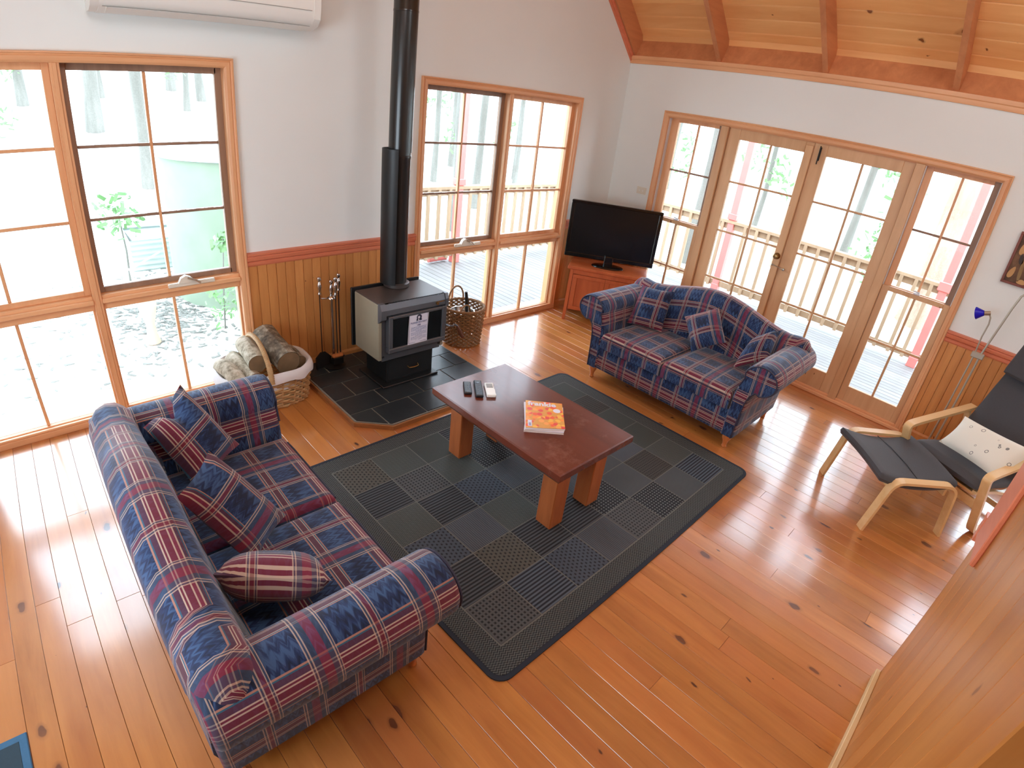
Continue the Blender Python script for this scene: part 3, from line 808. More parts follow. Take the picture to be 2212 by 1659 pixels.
# ------------------------------------------------------------------ outside: ground, deck, railings, posts
def gz(x, y):
    d = max(0.0, y - 4.5, x - 4.5); return -.4 + .13 * d if d < 60 else 7.4
gr = MB(); gxs = [-60, -30, -12, -6, -3, 0, TH, 2, 4.5, 7, 10, 15, 22, 35, 60]; gys = [-60, -30, -12, -6, -3, 0, TH, 2, 4.5, 7, 10, 15, 22, 35, 60]
for i_ in range(len(gxs) - 1):
    for j_ in range(len(gys) - 1):
        if gxs[i_ + 1] <= TH and gys[j_ + 1] <= TH: continue
        q_ = [(gxs[i_], gys[j_]), (gxs[i_ + 1], gys[j_]), (gxs[i_ + 1], gys[j_ + 1]), (gxs[i_], gys[j_ + 1])]
        gr.add([(a_, b_, gz(a_, b_)) for a_, b_ in q_], [(0, 1, 2, 3)])
struct('ground', gr, M['ground'])
deck = struct('deck', MB().box(-2.45, TH, -.36, 2.22, 2.1, -.10).box(TH, -8, -.36, 2.22, TH, -.10), M['darkwood'])
x = -2.45
while x < 2.2:
    obj('deck_board', MB().box(x, .142 if x < .14 else -7.9, -.075, x + .084, 2.1, -.05, .003), M['deck'], deck); x += .090
def railing(name, label, ax, a0, a1, at, posts):
    r = thing(name, label, 'railing')
    def bx(a, b, d0, d1, z0, z1):
        return MB().box(a, at + d0, z0, b, at + d1, z1, .003) if ax == 'x' else MB().box(at + d0, a, z0, at + d1, b, z1, .003)
    obj('top_rail', bx(a0, a1, -.054, .054, .92, .96), M['railwood'], r); obj('under_rail', bx(a0, a1, -.018, .018, .84, .92), M['railwood'], r)
    obj('bottom_rail', bx(a0, a1, -.018, .018, .04, .12), M['railwood'], r)
    a = a0 + .06
    while a < a1 - .05:
        if all(abs(a + .02 - p) > .07 for p in posts): obj('baluster', bx(a, a + .04, -.055, -.018, .03, .93), M['railwood'], r)
        a += .1655
    return r
railing('deck_railing', 'timber balustrade along the deck behind the window beside the flue', 'x', -2.42, 2.10, 1.955, [-.52])
railing('deck_railing', 'timber balustrade along the deck outside the french doors', 'y', -7.8, 1.90, 2.155, [-.55, -3.22])
for i, (px, py, lb) in enumerate(((-.52, 1.955, 'red verandah post seen through the window beside the flue'),
                                  (2.155, -.55, 'red verandah post behind the left french door'),
                                  (2.155, -3.22, 'red verandah post behind the right sidelight'),
                                  (2.155, 1.955, 'red verandah post at the outer deck corner'))):
    t = thing('verandah_post', lb, 'post', (px, py, -.05), 0, 'red verandah posts')
    obj('shaft', MB().box(-.045, -.045, 0, .045, .045, 2.75, .006), M['redpaint'], t)
    obj('post_foot', MB().box(-.052, -.052, 0, .052, .052, .12, .004), M['redpaint'], t)
    if i != 2: obj('post_collar', MB().box(-.064, -.064, 1.02, .064, .064, 1.10, .006), M['redpaint'], t)
    else: obj('post_collar', MB().box(-.06, -.07, .93, .06, .07, 1.04, .01), M['redpaint'], t)
bo = obj('verandah_beam', MB().box(-2.45, 1.91, 2.70, 2.2, 2.0, 2.88, .004), M['redpaint']); tag(bo, 'red verandah beam over the deck rail past the flue window', 'beam')
bo = obj('verandah_beam', MB().box(2.11, -7.9, 2.70, 2.2, 1.9, 2.88, .004), M['redpaint']); tag(bo, 'red verandah beam over the rail past the french doors', 'beam')
# pool noodle like red roll and stones at the deck edge
rr = obj('red_hose_roll', MB().tube([(-.90, 2.02, -.0), (-.75, 2.03, .0), (-.60, 2.04, -.005)], .035, 10), M['redpaint'], None, 40)
tag(rr, 'red roll lying at the deck edge by the red post', 'roll')

# water tank
tk = thing('water_tank', 'mossy green round water tank outside the left window', 'water tank', (-2.72, 3.27, -.4))
obj('tank_wall', MB().lathe([(1.0, 0), (1.0, 1.62), (.97, 1.64)], 48), M['tankgreen'], tk, 40)
obj('tank_roof', MB().lathe([(1.05, 1.63), (1.05, 1.66), (0.0, 1.86)], 48), M['tankroof'], tk, 40)
gb = obj('garden_bed', MB(), M['corr']) if False else None
mb = MB(); rows = []
for j in range(49):
    h = .42 * j / 48.0; d = .012 * math.sin(2 * PI * h / .07)
    pts = []
    for (cx_, cy_) in ((-4.0, 4.5), (-3.3, 4.45), (-3.25, 5.3), (-3.95, 5.4)):
        mx, my = -3.62, 4.9; ux_, uy_ = (cx_ - mx), (cy_ - my); L_ = math.hypot(ux_, uy_)
        pts.append((cx_ + ux_ / L_ * d, cy_ + uy_ / L_ * d, -.4 + h))
    rows.append(pts + [pts[0]])
mb.grid(rows)
o = thing('garden_bed', 'raised corrugated zinc garden bed beside the water tank', 'garden bed')
obj('bed_wall', mb, M['corr'], o); obj('bed_soil', MB().box(-3.93, 4.56, -.4, -3.34, 5.26, -.03), M['ground'], o)
def leaves(mb, c, r, n, rnd, size=.05):
    for _ in range(n):
        d = Vector((rnd.gauss(0, 1), rnd.gauss(0, 1), rnd.gauss(0, 1))).normalized() * (rnd.random() ** .5)
        p = Vector(c) + Vector((d.x * r[0], d.y * r[1], d.z * r[2]))
        q = Matrix.Rotation(rnd.uniform(0, 6.28), 3, Vector((rnd.uniform(-1, 1), rnd.uniform(-1, 1), rnd.uniform(-1, 1))).normalized())
        s_ = size * rnd.uniform(.6, 1.4)
        mb.add([p + q @ Vector(v) * s_ for v in ((-.5, -.22, 0), (.5, -.22, 0.05), (.7, 0, 0), (.5, .22, .05), (-.5, .22, 0))], [(0, 1, 2, 3, 4)])
rl = random.Random(11)
sh = thing('potted_shrub', 'small green leafy shrub outside the left window', 'shrub', (-4.12, 4.1, -.4))
mb = MB(); leaves(mb, (0, 0, .85), (.28, .28, .3), 90, rl, .09); obj('foliage', mb, M['leafpale'], sh, kind='stuff')
obj('stem', MB().tube([(0, 0, 0), (.02, 0, .4), (0, .01, .85)], [.015, .012, .008], 6), M['barktree'], sh)
sh = thing('climbing_plant', 'green climber growing against the tank foot', 'climbing plant', (-3.55, 2.0, -.4))
mb = MB(); leaves(mb, (0, 0, .35), (.2, .15, .38), 110, rl, .05); leaves(mb, (.12, .05, .9), (.16, .1, .16), 60, rl, .06)
obj('foliage', mb, M['leafpale'], sh, kind='stuff'); obj('stem', MB().tube([(0, 0, 0), (.03, 0, .4), (.1, .05, .95)], [.01, .008, .005], 6), M['barktree'], sh)
ch = thing('garden_ornament', 'terracotta vase shaped ornament standing on the ground outside', 'ornament', (-4.27, 2.0, -.4))
obj('vase_body', MB().lathe([(.05, 0), (.07, .01), (.05, .10), (.04, .2), (.07, .32), (.09, .42), (.06, .5), (.045, .52)], 20), M['terra'], ch, 40)
# folding clothes airer frame out on the ground
ar = thing('garden_stand', 'thin white folding stand outside the left window', 'stand', (-4.2, 3.0, -.4))
obj('stand_leg', MB().tube([(0, 0, 0), (-.02, .1, .45)], .012, 6), M['track'], ar)
obj('stand_arm', MB().tube([(-.02, .1, .45), (.35, .3, .55)], .012, 6).tube([(-.02, .1, .45), (-.4, .3, .52)], .012, 6), M['track'], ar)
# fallen leaves (uncountable litter)
mb = MB()
for _ in range(900):
    if rl.random() < .6: p = Vector((rl.gauss(-3.95, .28), rl.gauss(2.7, .5), -.395))
    else: p = Vector((rl.uniform(-6, -3.4), rl.uniform(1.2, 5), -.395))
    q = Matrix.Rotation(rl.uniform(0, 6.28), 3, 'Z'); s_ = rl.uniform(.015, .05)
    mb.add([p + q @ Vector(v) * s_ for v in ((-1, -.3, 0), (1, -.3, .1), (1, .3, 0), (-1, .3, .15))], [(0, 1, 2, 3)])
o = obj('fallen_leaves', mb, M['barktree'], None, kind='stuff'); tag(o, 'fallen leaves scattered on the pale ground outside', 'leaves')
# trees beyond
def tree(x, y, r, lean, lbl, seed, branches=2, fol=0, mat='barktree', h=9.0, grp='gum trees beyond the house'):
    rd = random.Random(seed); t = thing('gum_tree', lbl, 'tree', (x, y, gz(x, y) - .05), 0, grp)
    pts = []; rs = []
    ox = oy = 0
    for i in range(10):
        z = h * i / 9; ox += rd.uniform(-.05, .05); oy += rd.uniform(-.05, .05)
        pts.append((ox + lean * z, oy + lean * .5 * z, z)); rs.append(r * (1.15 - .6 * i / 9))
    rs[0] *= 1.25
    obj('trunk', MB().tube(pts, rs, 10), M[mat], t, 50)
    for b in range(branches):
        i = rd.randint(2, 5); p = Vector(pts[i]); d = Vector((rd.uniform(-1, 1), rd.uniform(-1, 1), 1.6)).normalized()
        q = [p, p + d * .5, p + d * 1.1 + Vector((0, 0, .2)), p + d * 1.8 + Vector((.1, 0, .6))]
        obj('branch', MB().tube(q, [r * .4, r * .33, r * .25, r * .12], 7), M[mat], t, 50)
    if fol:
        mb = MB()
        for b in range(fol):
            i = rd.randint(1, 5); p = Vector(pts[i]) + Vector((rd.uniform(-.6, .6), rd.uniform(-.5, .5), rd.uniform(-.5, .9)))
            leaves(mb, p, (.32, .32, .45), 38, rd, .11)
        obj('foliage', mb, M['leafpale'], t, kind='stuff')
TR = [(-3.21, 13.2, .16, .012, 0), (-3.0, 15.2, .12, -.01, 1), (-2.4, 18.2, .12, 0, 0), (-3.05, 8.2, .10, -.012, 0), (-.37, 15.8, .08, .01, 2), (.1, 19.8, .14, 0, 3),
      (.6, 17.6, .12, 0, 2), (3.25, 7.6, .06, -.01, 2), (4.8, 8.9, .07, 0, 1), (1.55, 4.6, .08, .0, 0), (2.9, 5.7, .075, .0, 1), (5.45, 7.1, .05, .0, 0), (6.0, 7.6, .06, .02, 0),
      (4.6, 1.2, .085, -.004, 0), (6.0, 0.0, .16, .004, 0), (8.3, -1.4, .09, .01, 1), (7.4, 1.2, .05, .0, 2), (7.5, -.8, .07, .0, 2), (6.2, -1.9, .10, .015, 2), (5.4, -2.75, .22, 0, 0),
      (-5.6, 12.0, .1, .0, 1), (-4.6, 17.0, .12, .01, 2), (-7.0, 15.0, .14, .0, 0), (9.5, 5.0, .12, 0, 2), (9.0, -4.5, .14, 0, 1), (8.0, -6.5, .12, .01, 2), (1.2, 12.5, .1, 0, 2), (3.4, 14.0, .12, 0, 1)]
PLACE = ['far left of the left window', 'behind the water tank', 'deep in the bush', 'beyond the middle of the left window', 'over the tank roof', 'farthest from the house', 'thin one past the tank',
         'with leaves left of the flue window post', 'slim one left of the red post', 'right of the red post', 'second from the red post', 'slim one in the right half of the flue window', 'leaning one past the flue window',
         'behind the left sidelight', 'wide tan one behind the right french door', 'slim one beside the tan trunk', 'leafy one behind the left french door', 'leafy one in the right french door', 'leaning one behind the right sidelight', 'broad reddish one behind the right sidelight post',
         'at the left window edge', 'leafy and far off to the left', 'stout one far left', 'leafy one east of the deck', 'stout one out past the second doors', 'leafy one past the second doors', 'leafy one beyond the deck corner', 'far off between the trunks']
for i, (x, y, r, ln, fo) in enumerate(TR):
    mt = 'barktan' if i in (14, 19) else 'barktree'
    tree(x, y, r, ln, 'pale gum tree ' + PLACE[i], 100 + i, branches=1 + i % 3, fol=fo * 3, mat=mt)

# ------------------------------------------------------------------ hearth
he = thing('hearth', 'raised corner-cut hearth of dark slate tiles under the stove', 'hearth')
hp = [(-3.60, -.0), (-3.60, -.93), (-3.412, -1.098), (-2.583, -1.098), (-2.395, -.93), (-2.395, 0.0)]
hp2 = [(-3.612, -.001), (-3.612, -.935), (-3.417, -1.112), (-2.578, -1.112), (-2.383, -.935), (-2.383, -.001)]
hp = [(a, b - .024) if b > -.01 else (a, b) for a, b in hp]; hp2 = [(a, -.024) if b > -.01 else (a, b) for a, b in hp2]
obj('timber_edge', MB().prism(hp2, 'z', .0, .030), M['hearthedge'], he); obj('grout_bed', MB().prism(hp, 'z', .030, .0365), M['grout'], he)
def clip(poly, a, b, c):          # keep a*x+b*y<=c
    out = []
    for i in range(len(poly)):
        p, q = poly[i], poly[(i + 1) % len(poly)]
        fp, fq = a * p[0] + b * p[1] - c, a * q[0] + b * q[1] - c
        if fp <= 0: out.append(p)
        if (fp < 0 < fq) or (fq < 0 < fp):
            t = fp / (fp - fq); out.append((p[0] + (q[0] - p[0]) * t, p[1] + (q[1] - p[1]) * t))
    return out
rowsy = [-.03, -.235, -.421, -.638, -.85, -1.092]
for r_ in range(5):
    y1, y0 = rowsy[r_], rowsy[r_ + 1]
    off = -3.428 if r_ % 2 == 0 else -3.284
    xs = [-3.594]; xx = off
    while xx < -2.42: xs.append(xx); xx += .2985
    xs.append(-2.401)
    for xa, xb in zip(xs[:-1], xs[1:]):
        g = .005
        pl_ = [(xa + g, y0 + g), (xb - g, y0 + g), (xb - g, y1 - g), (xa + g, y1 - g)]
        # chamfered corners of the hearth
        n1 = (-(-1.098 + .93), (-3.412 + 3.60))   # direction normal
        pl_ = clip(pl_, -.168, -.188, -.168 * -3.60 + -.188 * -.93 - .0018)
        pl_ = clip(pl_, .168, -.188, .168 * -2.395 + -.188 * -.93 - .0018)
        if len(pl_) >= 3:
            obj('slate_tile', MB().prism(pl_, 'z', .034, .0415 + random.uniform(-.0008, .0008)), M['slate'], he)
HZ = .042

# ------------------------------------------------------------------ wood stove
st = thing('wood_stove', 'grey freestanding wood heater with glass door on dark hearth', 'wood heater', (-2.98, -.5, HZ))
def L_(x, y, z): return (x + 2.98, y + .5, z - HZ)
def sbox(name, x0, y0, z0, x1, y1, z1, mat, c=.004, par=None):
    a = L_(x0, y0, z0); b = L_(x1, y1, z1)
    return obj(name, MB().box(*a, *b, c), mat, par or st)
sbox('base_plate', -3.225, -.68, HZ, -2.735, -.32, .058, M['steelblk'])
ped = sbox('pedestal', -3.165, -.622, .058, -2.755, -.335, .262, M['steelblk'], .003)
sbox('ash_drawer', -3.150, -.626, .075, -2.770, -.620, .240, M['steelblk'], .002)
obj('drawer_handle', MB().tube([L_(-2.985, -.627, .150), L_(-2.98, -.645, .142), L_(-2.94, -.648, .138), L_(-2.90, -.645, .142), L_(-2.895, -.627, .150)], .005, 8), M['brass'], st, 40)
body = sbox('firebox', -3.235, -.668, .262, -2.725, -.36, .690, M['stove'], .004)
sbox('side_panel', -3.262, -.672, .275, -3.234, -.345, .694, M['stoveside'], .004)
sbox('side_panel', -2.726, -.672, .275, -2.698, -.345, .694, M['stoveside'], .004)
sbox('top_plate', -3.258, -.690, .690, -2.702, -.345, .700, M['stovetop'], .003)
vm = MB()
for i in range(34):
    x = -3.19 + i * .0135
    vm.box(*L_(x, -.688, .6985), *L_(x + .007, -.674, .7035), .001)
obj('vent_slots', vm, M['steelblk'], st, kind='stuff')
# front fascia, rounded
fp_ = [(-.668, .615), (-.700, .615), (-.708, .625), (-.706, .660), (-.690, .700), (-.668, .700)]
obj('front_fascia', MB().prism([(a + .5, b - HZ) for a, b in fp_], 'x', -.245, .262), M['stove'], st)
obj('corner_bracket', MB().prism([(a + .5, b - HZ) for a, b in [(-.665, .56), (-.714, .60), (-.714, .665), (-.695, .706), (-.665, .706)]], 'x', -.283, -.243), M['stove'], st)
obj('corner_bracket', MB().prism([(a + .5, b - HZ) for a, b in [(-.665, .60), (-.712, .61), (-.710, .665), (-.695, .704), (-.665, .704)]], 'x', .258, .284), M['stove'], st)
obj('air_slider', MB().tube([L_(-2.80, -.705, .645), L_(-2.80, -.722, .645)], .011, 10).box(*L_(-2.80, -.709, .648), *L_(-2.73, -.704, .655), .001), M['brass'], st, 40)
# door frame
dr = sbox('stove_door', -3.205, -.718, .335, -2.712, -.672, .372, M['stove'], .006)
mb = MB()
for a in ((-3.205, .372, -3.172, .612), (-2.752, .372, -2.712, .612), (-3.172, .590, -2.752, .612)):
    mb.box(*L_(a[0], -.718, a[1]), *L_(a[2], -.672, a[3]), .005)
obj('door_frame', mb, M['stove'], dr)
sbox('fire_glass', -3.172, -.706, .372, -2.752, -.690, .590, M['stoveglass'], .002, dr)
hd = obj('door_handle', MB().tube([L_(-2.712, -.70, .462), L_(-2.69, -.735, .455), L_(-2.665, -.74, .45), L_(-2.65, -.735, .458), L_(-2.635, -.74, .452), L_(-2.625, -.742, .44)], .007, 8), M['stove'], dr, 40)
obj('handle_grip', MB().tube([L_(-2.628, -.742, .445), L_(-2.60, -.75, .39), L_(-2.575, -.755, .345)], [.010, .016, .013], 12), M['darkwood'], dr, 40)
for x, y in ((-3.225, .30), (-2.735, .30), (-3.18, .325), (-2.78, .325)):
    obj('bolt_head', MB().box(*L_(x - .008, -.676, y - .006), *L_(x + .008, -.668, y + .006), .001), M['steelblk'], st)
sbox('rear_shield', -3.272, -.318, .262, -2.69, -.300, .712, M['steelblk'], .003)
# flue
FX, FY = -2.938, -.385
flu = thing('stove_flue', 'tall black round flue pipe rising from the wood heater', 'flue', (FX, FY, .70))
obj('flue_collar', MB().lathe([(.082, 0), (.094, .004), (.094, .030), (.080, .034)], 32), M['brass'] if False else M['stovetop'], flu, 40)
obj('lower_pipe', MB().lathe([(.0735, .03), (.0735, .90), (.0765, .905), (.0765, .925), (.0735, .928), (.0735, .945)], 40), M['flue'], flu, 35)
obj('upper_pipe', MB().lathe([(.0785, .945), (.0785, 1.80), (.0800, 1.802), (.0800, 1.812), (.0785, 1.815), (.0785, 4.55)], 40), M['flue'], flu, 35)
sh_o = []; 
for i in range(17):
    a = PI * (.32 + 1.02 * i / 16)
    sh_o.append((math.cos(a) * .105 - .012, math.sin(a) * .105 + .01))
sh_i = [(x * .97, y * .97) for x, y in sh_o]
obj('heat_shield', MB().prism(sh_o + sh_i[::-1], 'z', .03, .965), M['steelblk'], flu, 50)
# notice taped to the door glass
nt = thing('paper_notice', 'white printed notice taped to the stove door glass', 'notice', (-2.952, -.7085, .489))
nt.rotation_euler = (0, 0, 0)
nw, nh = .168, .236
sheet = obj('sheet', MB().grid([[(-nw / 2 - .012 * t_ + nw * s_, -.001 - .002 * math.sin(PI * s_) - (.004 if t_ == 1 else 0), nh / 2 - nh * t_) for s_ in (0, .5, 1)] for t_ in (0, .5, 1)]), M['paper'], nt)
def nstrip(nm, x0, x1, z0, z1, mat): obj(nm, MB().box(x0, -.0062, z0, x1, -.0052, z1), mat, nt)
bd = MB()
for x0, x1, z0, z1 in ((-.078, .074, .108, .110), (-.088, .064, -.110, -.108), (-.088, -.086, -.11, .11), (.072, .074, -.108, .11)):
    sh_ = 0
    bd.box(x0, -.0062, z0, x1, -.0052, z1)
obj('printed_border', bd, M['ink'], nt)
R90 = Matrix.Rotation(PI / 2, 4, 'X')
text('notice_heading', 'PLEASE DO NOT', .0185, M['inklight'], nt, Matrix.Translation((-.004, -.006, .042)) @ R90, bold=.0002)
text('notice_heading', 'USE', .0185, M['inklight'], nt, Matrix.Translation((-.004, -.006, .021)) @ R90, bold=.0002)
mb = MB()
mb.lathe([(.0, 0), (.021, 0), (.021, .001), (0, .001)], 20, 'y', (-.002, -.0062, .080)).box(-.026, -.0062, .055, .02, -.0052, .066)
obj('notice_emblem', mb, M['ink'], nt)
mb = MB(); mb.lathe([(.0, 0), (.009, 0), (.009, .001), (0, .001)], 14, 'y', (-.006, -.0072, .080)).box(-.012, -.0072, .056, -.004, -.0062, .070)
obj('notice_emblem_light', mb, M['paper'], nt)
mb = MB(); rz = random.Random(2)
for i in range(13):
    z = .006 - i * .0082; w_ = .128 if i not in (4, 8, 12) else .05
    xx = -w_ / 2 - .006
    while xx < w_ / 2 - .006:
        l_ = rz.uniform(.006, .018); mb.box(xx, -.0060, z, min(xx + l_, w_ / 2), -.0052, z + .0022); xx += l_ + .003
obj('notice_small_print', mb, M['inklight'], nt, kind='stuff')

# ------------------------------------------------------------------ fire tools
ft = thing('fire_tool_stand', 'chrome and black stand holding the fire tools', 'tool stand', (-3.345, -.145, HZ), .3)
obj('foot', MB().lathe([(.0, .0), (.085, .0), (.09, .008), (.03, .02), (.012, .05), (.0, .05)], 20), M['iron'], ft, 40)
obj('pole', MB().tube([(0, 0, .03), (0, 0, .545)], .0085, 10).tube([(.012, .004, .03), (.012, .004, .545)], .005, 8), M['chrome'], ft, 40)
obj('hanger_plate', MB().lathe([(.0, .550), (.03, .550), (.026, .562), (.012, .572), (.012, .58), (0, .58)], 18).tube([(-.085, .02, .565), (-.05, 0, .56), (0, 0, .565), (.05, .0, .56), (.085, .02, .565)], .006, 8), M['chrome'], ft, 40)
hprof = [(.004, 0), (.013, .004), (.011, .016), (.008, .024), (.015, .050), (.017, .068), (.010, .094), (.007, .100), (.0135, .108), (.0165, .120), (.0135, .132), (0, .137)]
obj('top_knob', MB().lathe([(r, h + .575 - .02) for r, h in hprof], 16), M['chrome'], ft, 50)
def firetool(name, label, dx, dy, head):
    t = thing(name, label, 'fire tool', (-3.345 + dx, -.145 + dy, HZ), 0, 'hanging fire tools')
    obj('handle', MB().lathe([(r, h + .585) for r, h in hprof], 14), M['chrome'], t, 50)
    obj('rod', MB().tube([(0, 0, .12), (0, 0, .59)], .0038, 8), M['iron'], t, 40)
    head(t); return t
def shovel(t): obj('shovel_blade', MB().prism([(-.055, .0), (.055, .0), (.06, .09), (.02, .13), (-.02, .13), (-.06, .09)], 'y', -.012, -.004).box(-.06, -.03, .0, -.055, -.004, .09).box(.055, -.03, .0, .06, -.004, .09), M['iron'], t)
def brush(t):
    obj('brush_head', MB().box(-.045, -.02, .085, .045, .02, .115, .01), M['turned'], t); obj('bristles', MB().box(-.042, -.018, .03, .042, .018, .086, .003), M['iron'], t)
def poker(t): obj('poker_tip', MB().tube([(0, 0, .14), (0, 0, .05), (.02, 0, .03), (.03, 0, .05)], .005, 8), M['iron'], t, 40)
firetool('fire_shovel', 'fire shovel with chrome handle hanging left on the stand', -.085, .015, shovel)
firetool('hearth_brush', 'hearth brush with pale wooden head hanging on the stand front', .012, -.045, brush)
firetool('fire_poker', 'fire poker with chrome handle hanging right on the stand', .075, .03, poker)

# ------------------------------------------------------------------ baskets
def sup(a, rx, ry, e):
    c, s = math.cos(a), math.sin(a)
    return (rx * math.copysign(abs(c) ** e, c), ry * math.copysign(abs(s) ** e, s))
def basket(root, rx0, ry0, rx1, ry1, h, rows_, stakes, e, mat, mat2, wr=.0045, ropen=0.0):
    mbw = MB()
    seg = stakes * 2
    for r in range(rows_):
        f = (r + .5) / rows_; rx = rx0 + (rx1 - rx0) * f; ry = ry0 + (ry1 - ry0) * f; z = h * f
        pts = []
        for k in range(seg + 1):
            a = 2 * PI * k / seg; x, y = sup(a, rx, ry, e); o_ = wr * 1.3 * (1 if (k + r) % 2 else -1)
            n = math.hypot(x, y); pts.append((x + x / n * o_, y + y / n * o_, z + random.uniform(-.0015, .0015)))
        mbw.tube(pts, wr, 5, False)
    obj('woven_side', mbw, mat, root, 60, kind='stuff')
    ms = MB()
    for k in range(stakes):
        a = 2 * PI * (k + .25) / stakes; x0, y0 = sup(a, rx0, ry0, e); x1, y1 = sup(a, rx1, ry1, e)
        ms.tube([(x0, y0, 0), (x1, y1, h)], wr * .8, 5)
    obj('stakes', ms, mat, root, kind='stuff')
    mr = MB()
    for q in range(3):
        pts = []
        for k in range(73):
            a = 2 * PI * k / 72; x, y = sup(a, rx1, ry1, e); n = math.hypot(x, y); ph = k * .9 + q * 2.1
            pts.append((x + x / n * math.cos(ph) * .007, y + y / n * math.cos(ph) * .007, h + math.sin(ph) * .007))
        mr.tube(pts, .007, 6, False)
    obj('braided_rim', mr, mat2, root, 60)
    mbb = MB(); ring = [sup(2 * PI * k / 32, rx0, ry0, e) for k in range(32)]
    mbb.prism(ring, 'z', .0, .012); obj('basket_base', mbb, mat, root)

wb = thing('wicker_basket', 'round brown wicker basket standing right of the stove', 'basket', (-2.125, -.215, .002))
basket(wb, .158, .158, .182, .182, .335, 20, 22, 1.0, M['wicker'], M['wicker'], .0068)
obj('loop_handle', MB().tube([(.04 + .085 * math.cos(a), .165, .335 + .125 * math.sin(a)) for a in [PI * i / 12 for i in range(13)]], .008, 8), M['wicker'], wb, 50)
pn = thing('steel_pan', 'shiny steel pan lying in the round wicker basket', 'pan', (-2.17, -.25, .235), .4)
obj('pan_bowl', MB().lathe([(.0, 0), (.07, .0), (.095, .04), (.105, .075), (.109, .078), (.100, .078), (.09, .045), (.066, .008), (0, .008)], 28), M['steel'], pn, 50)
pb = thing('basket_brush', 'black handled brush standing in the round wicker basket', 'brush', (-2.115, -.235, .05))
obj('brush_handle', MB().tube([(0.01, .0, .20), (.0, .0, .34), (-.01, .005, .42)], [.013, .016, .012], 10), M['iron'], pb, 50)
obj('brush_block', MB().box(-.03, -.02, .12, .03, .02, .2, .006), M['iron'], pb)
p2 = thing('steel_kettle_lid', 'shiny domed steel lid lying in the round wicker basket', 'lid', (-2.06, -.16, .25), 0)
obj('lid_dome', MB().lathe([(.085, 0), (.085, .006), (.06, .03), (.03, .045), (0, .05)], 24), M['steel'], p2, 50)
hh = thing('small_wicker_tray', 'small wicker handled tray inside the round wicker basket', 'tray', (-2.17, -.285, .27), .3)
obj('tray_handle', MB().tube([(.09 * math.cos(a), 0, .10 * math.sin(a)) for a in [PI * i / 12 for i in range(13)]], .007, 8), M['wicker'], hh, 50)
obj('tray_rim', MB().tube([(.09 * math.cos(a), .05 * math.sin(a), 0) for a in [2 * PI * i / 24 for i in range(25)]], .006, 6, False), M['wicker'], hh, 50)

lb = thing('log_basket', 'oval pale wicker log basket with white cotton liner', 'basket', (-3.955, -.305, .002), 0)
basket(lb, .280, .160, .300, .225, .265, 12, 24, .62, M['wickerpale'], M['wickerpale'], .0078)
# folded-over liner
rows = []
for (k_, dz, sc_) in ((0, -.11, .90), (1, -.02, .93), (2, .022, .96), (3, .034, 1.01), (4, .022, 1.085), (5, -.010, 1.105), (6, -.034, 1.10)):
    row = []
    for k in range(49):
        a = 2 * PI * k / 48; x, y = sup(a, .300 * sc_, .225 * sc_, .7)
        wv = .004 * math.sin(7 * a) + (.003 * math.sin(13 * a) if k_ > 4 else 0)
        row.append((x, y, .265 + dz + wv * (2.2 if k_ == 6 else 1)))
    rows.append(row)
obj('liner', MB().grid(rows), M['liner'], lb, 60, label='white cotton liner folded over the rim')
mb = MB(); rows = []
hpts = [(-.03 + .0 * i, -.245 * math.cos(PI * i / 20), .25 + .235 * math.sin(PI * i / 20)) for i in range(21)]
mb.tube(hpts, .017, 10, True, .65)
for i in range(60):
    u = i / 59 * 20; i0 = min(19, int(u)); f = u - i0
    p = Vector(hpts[i0]).lerp(Vector(hpts[i0 + 1]), f); tdir = (Vector(hpts[i0 + 1]) - Vector(hpts[i0])).normalized()
    mb.tube([p - tdir * .003, p + tdir * .003], .0205, 10, False, .7)
obj('wrapped_handle', mb, M['wickerpale'], lb, 50)
def log(label, a, b, r0, r1, mat, seed, bend=0.0, ns=9):
    a = Vector(a); b = Vector(b); mid = (a + b) / 2; rd = random.Random(seed)
    t = thing('firewood_log', label, 'log', mid, 0, 'logs in the wicker basket')
    n = 18; d = (b - a).normalized(); ref = Vector((0, 0, 1)); u = (ref - d * ref.dot(d)).normalized(); w = d.cross(u)
    rows = []
    for i in range(ns + 1):
        f = i / ns; c = a.lerp(b, f) - mid + u * bend * math.sin(PI * f); r = r0 + (r1 - r0) * f
        rows.append([c + (u * math.cos(2 * PI * k / n) + w * math.sin(2 * PI * k / n)) * r * (1 + .10 * noise.noise(Vector((k * .35 + (0 if k < n else 0), f * 3, seed)))) for k in range(n)])
    for row in rows: row.append(row[0])
    obj('bark', MB().grid(rows), mat, t, 60)
    for row, nm in ((rows[0], 'sawn_end'), (rows[-1], 'sawn_end')):
        c = sum((Vector(p) for p in row[:-1]), Vector()) / n
        obj(nm, MB().add([c] + [c + (Vector(p) - c) * .97 for p in row[:-1]], [(0, i + 1, (i + 1) % n + 1) for i in range(n)]), M['cutend'], t)
log('thick grey brown log in the right of the log basket', (-3.857, -0.103, .385), (-3.837, -0.483, .335), .095, .083, M['barkgrey'], 1)
log('pale log resting high beside the basket handle', (-4.012, -0.148, .385), (-4.037, -0.468, .375), .062, .060, M['barkpale'], 2, .01)
log('curved pale log at the far left of the log basket', (-4.207, -0.228, .30), (-4.177, -0.528, .285), .055, .052, M['barkpale'], 3, .03)
log('speckled pale log second from the left in the basket', (-4.102, -0.148, .30), (-4.077, -0.508, .285), .052, .05, M['barkpale'], 4)
log('short dark log tucked right of the thick log', (-3.717, -0.188, .28), (-3.717, -0.388, .27), .045, .045, M['barkgrey'], 5)

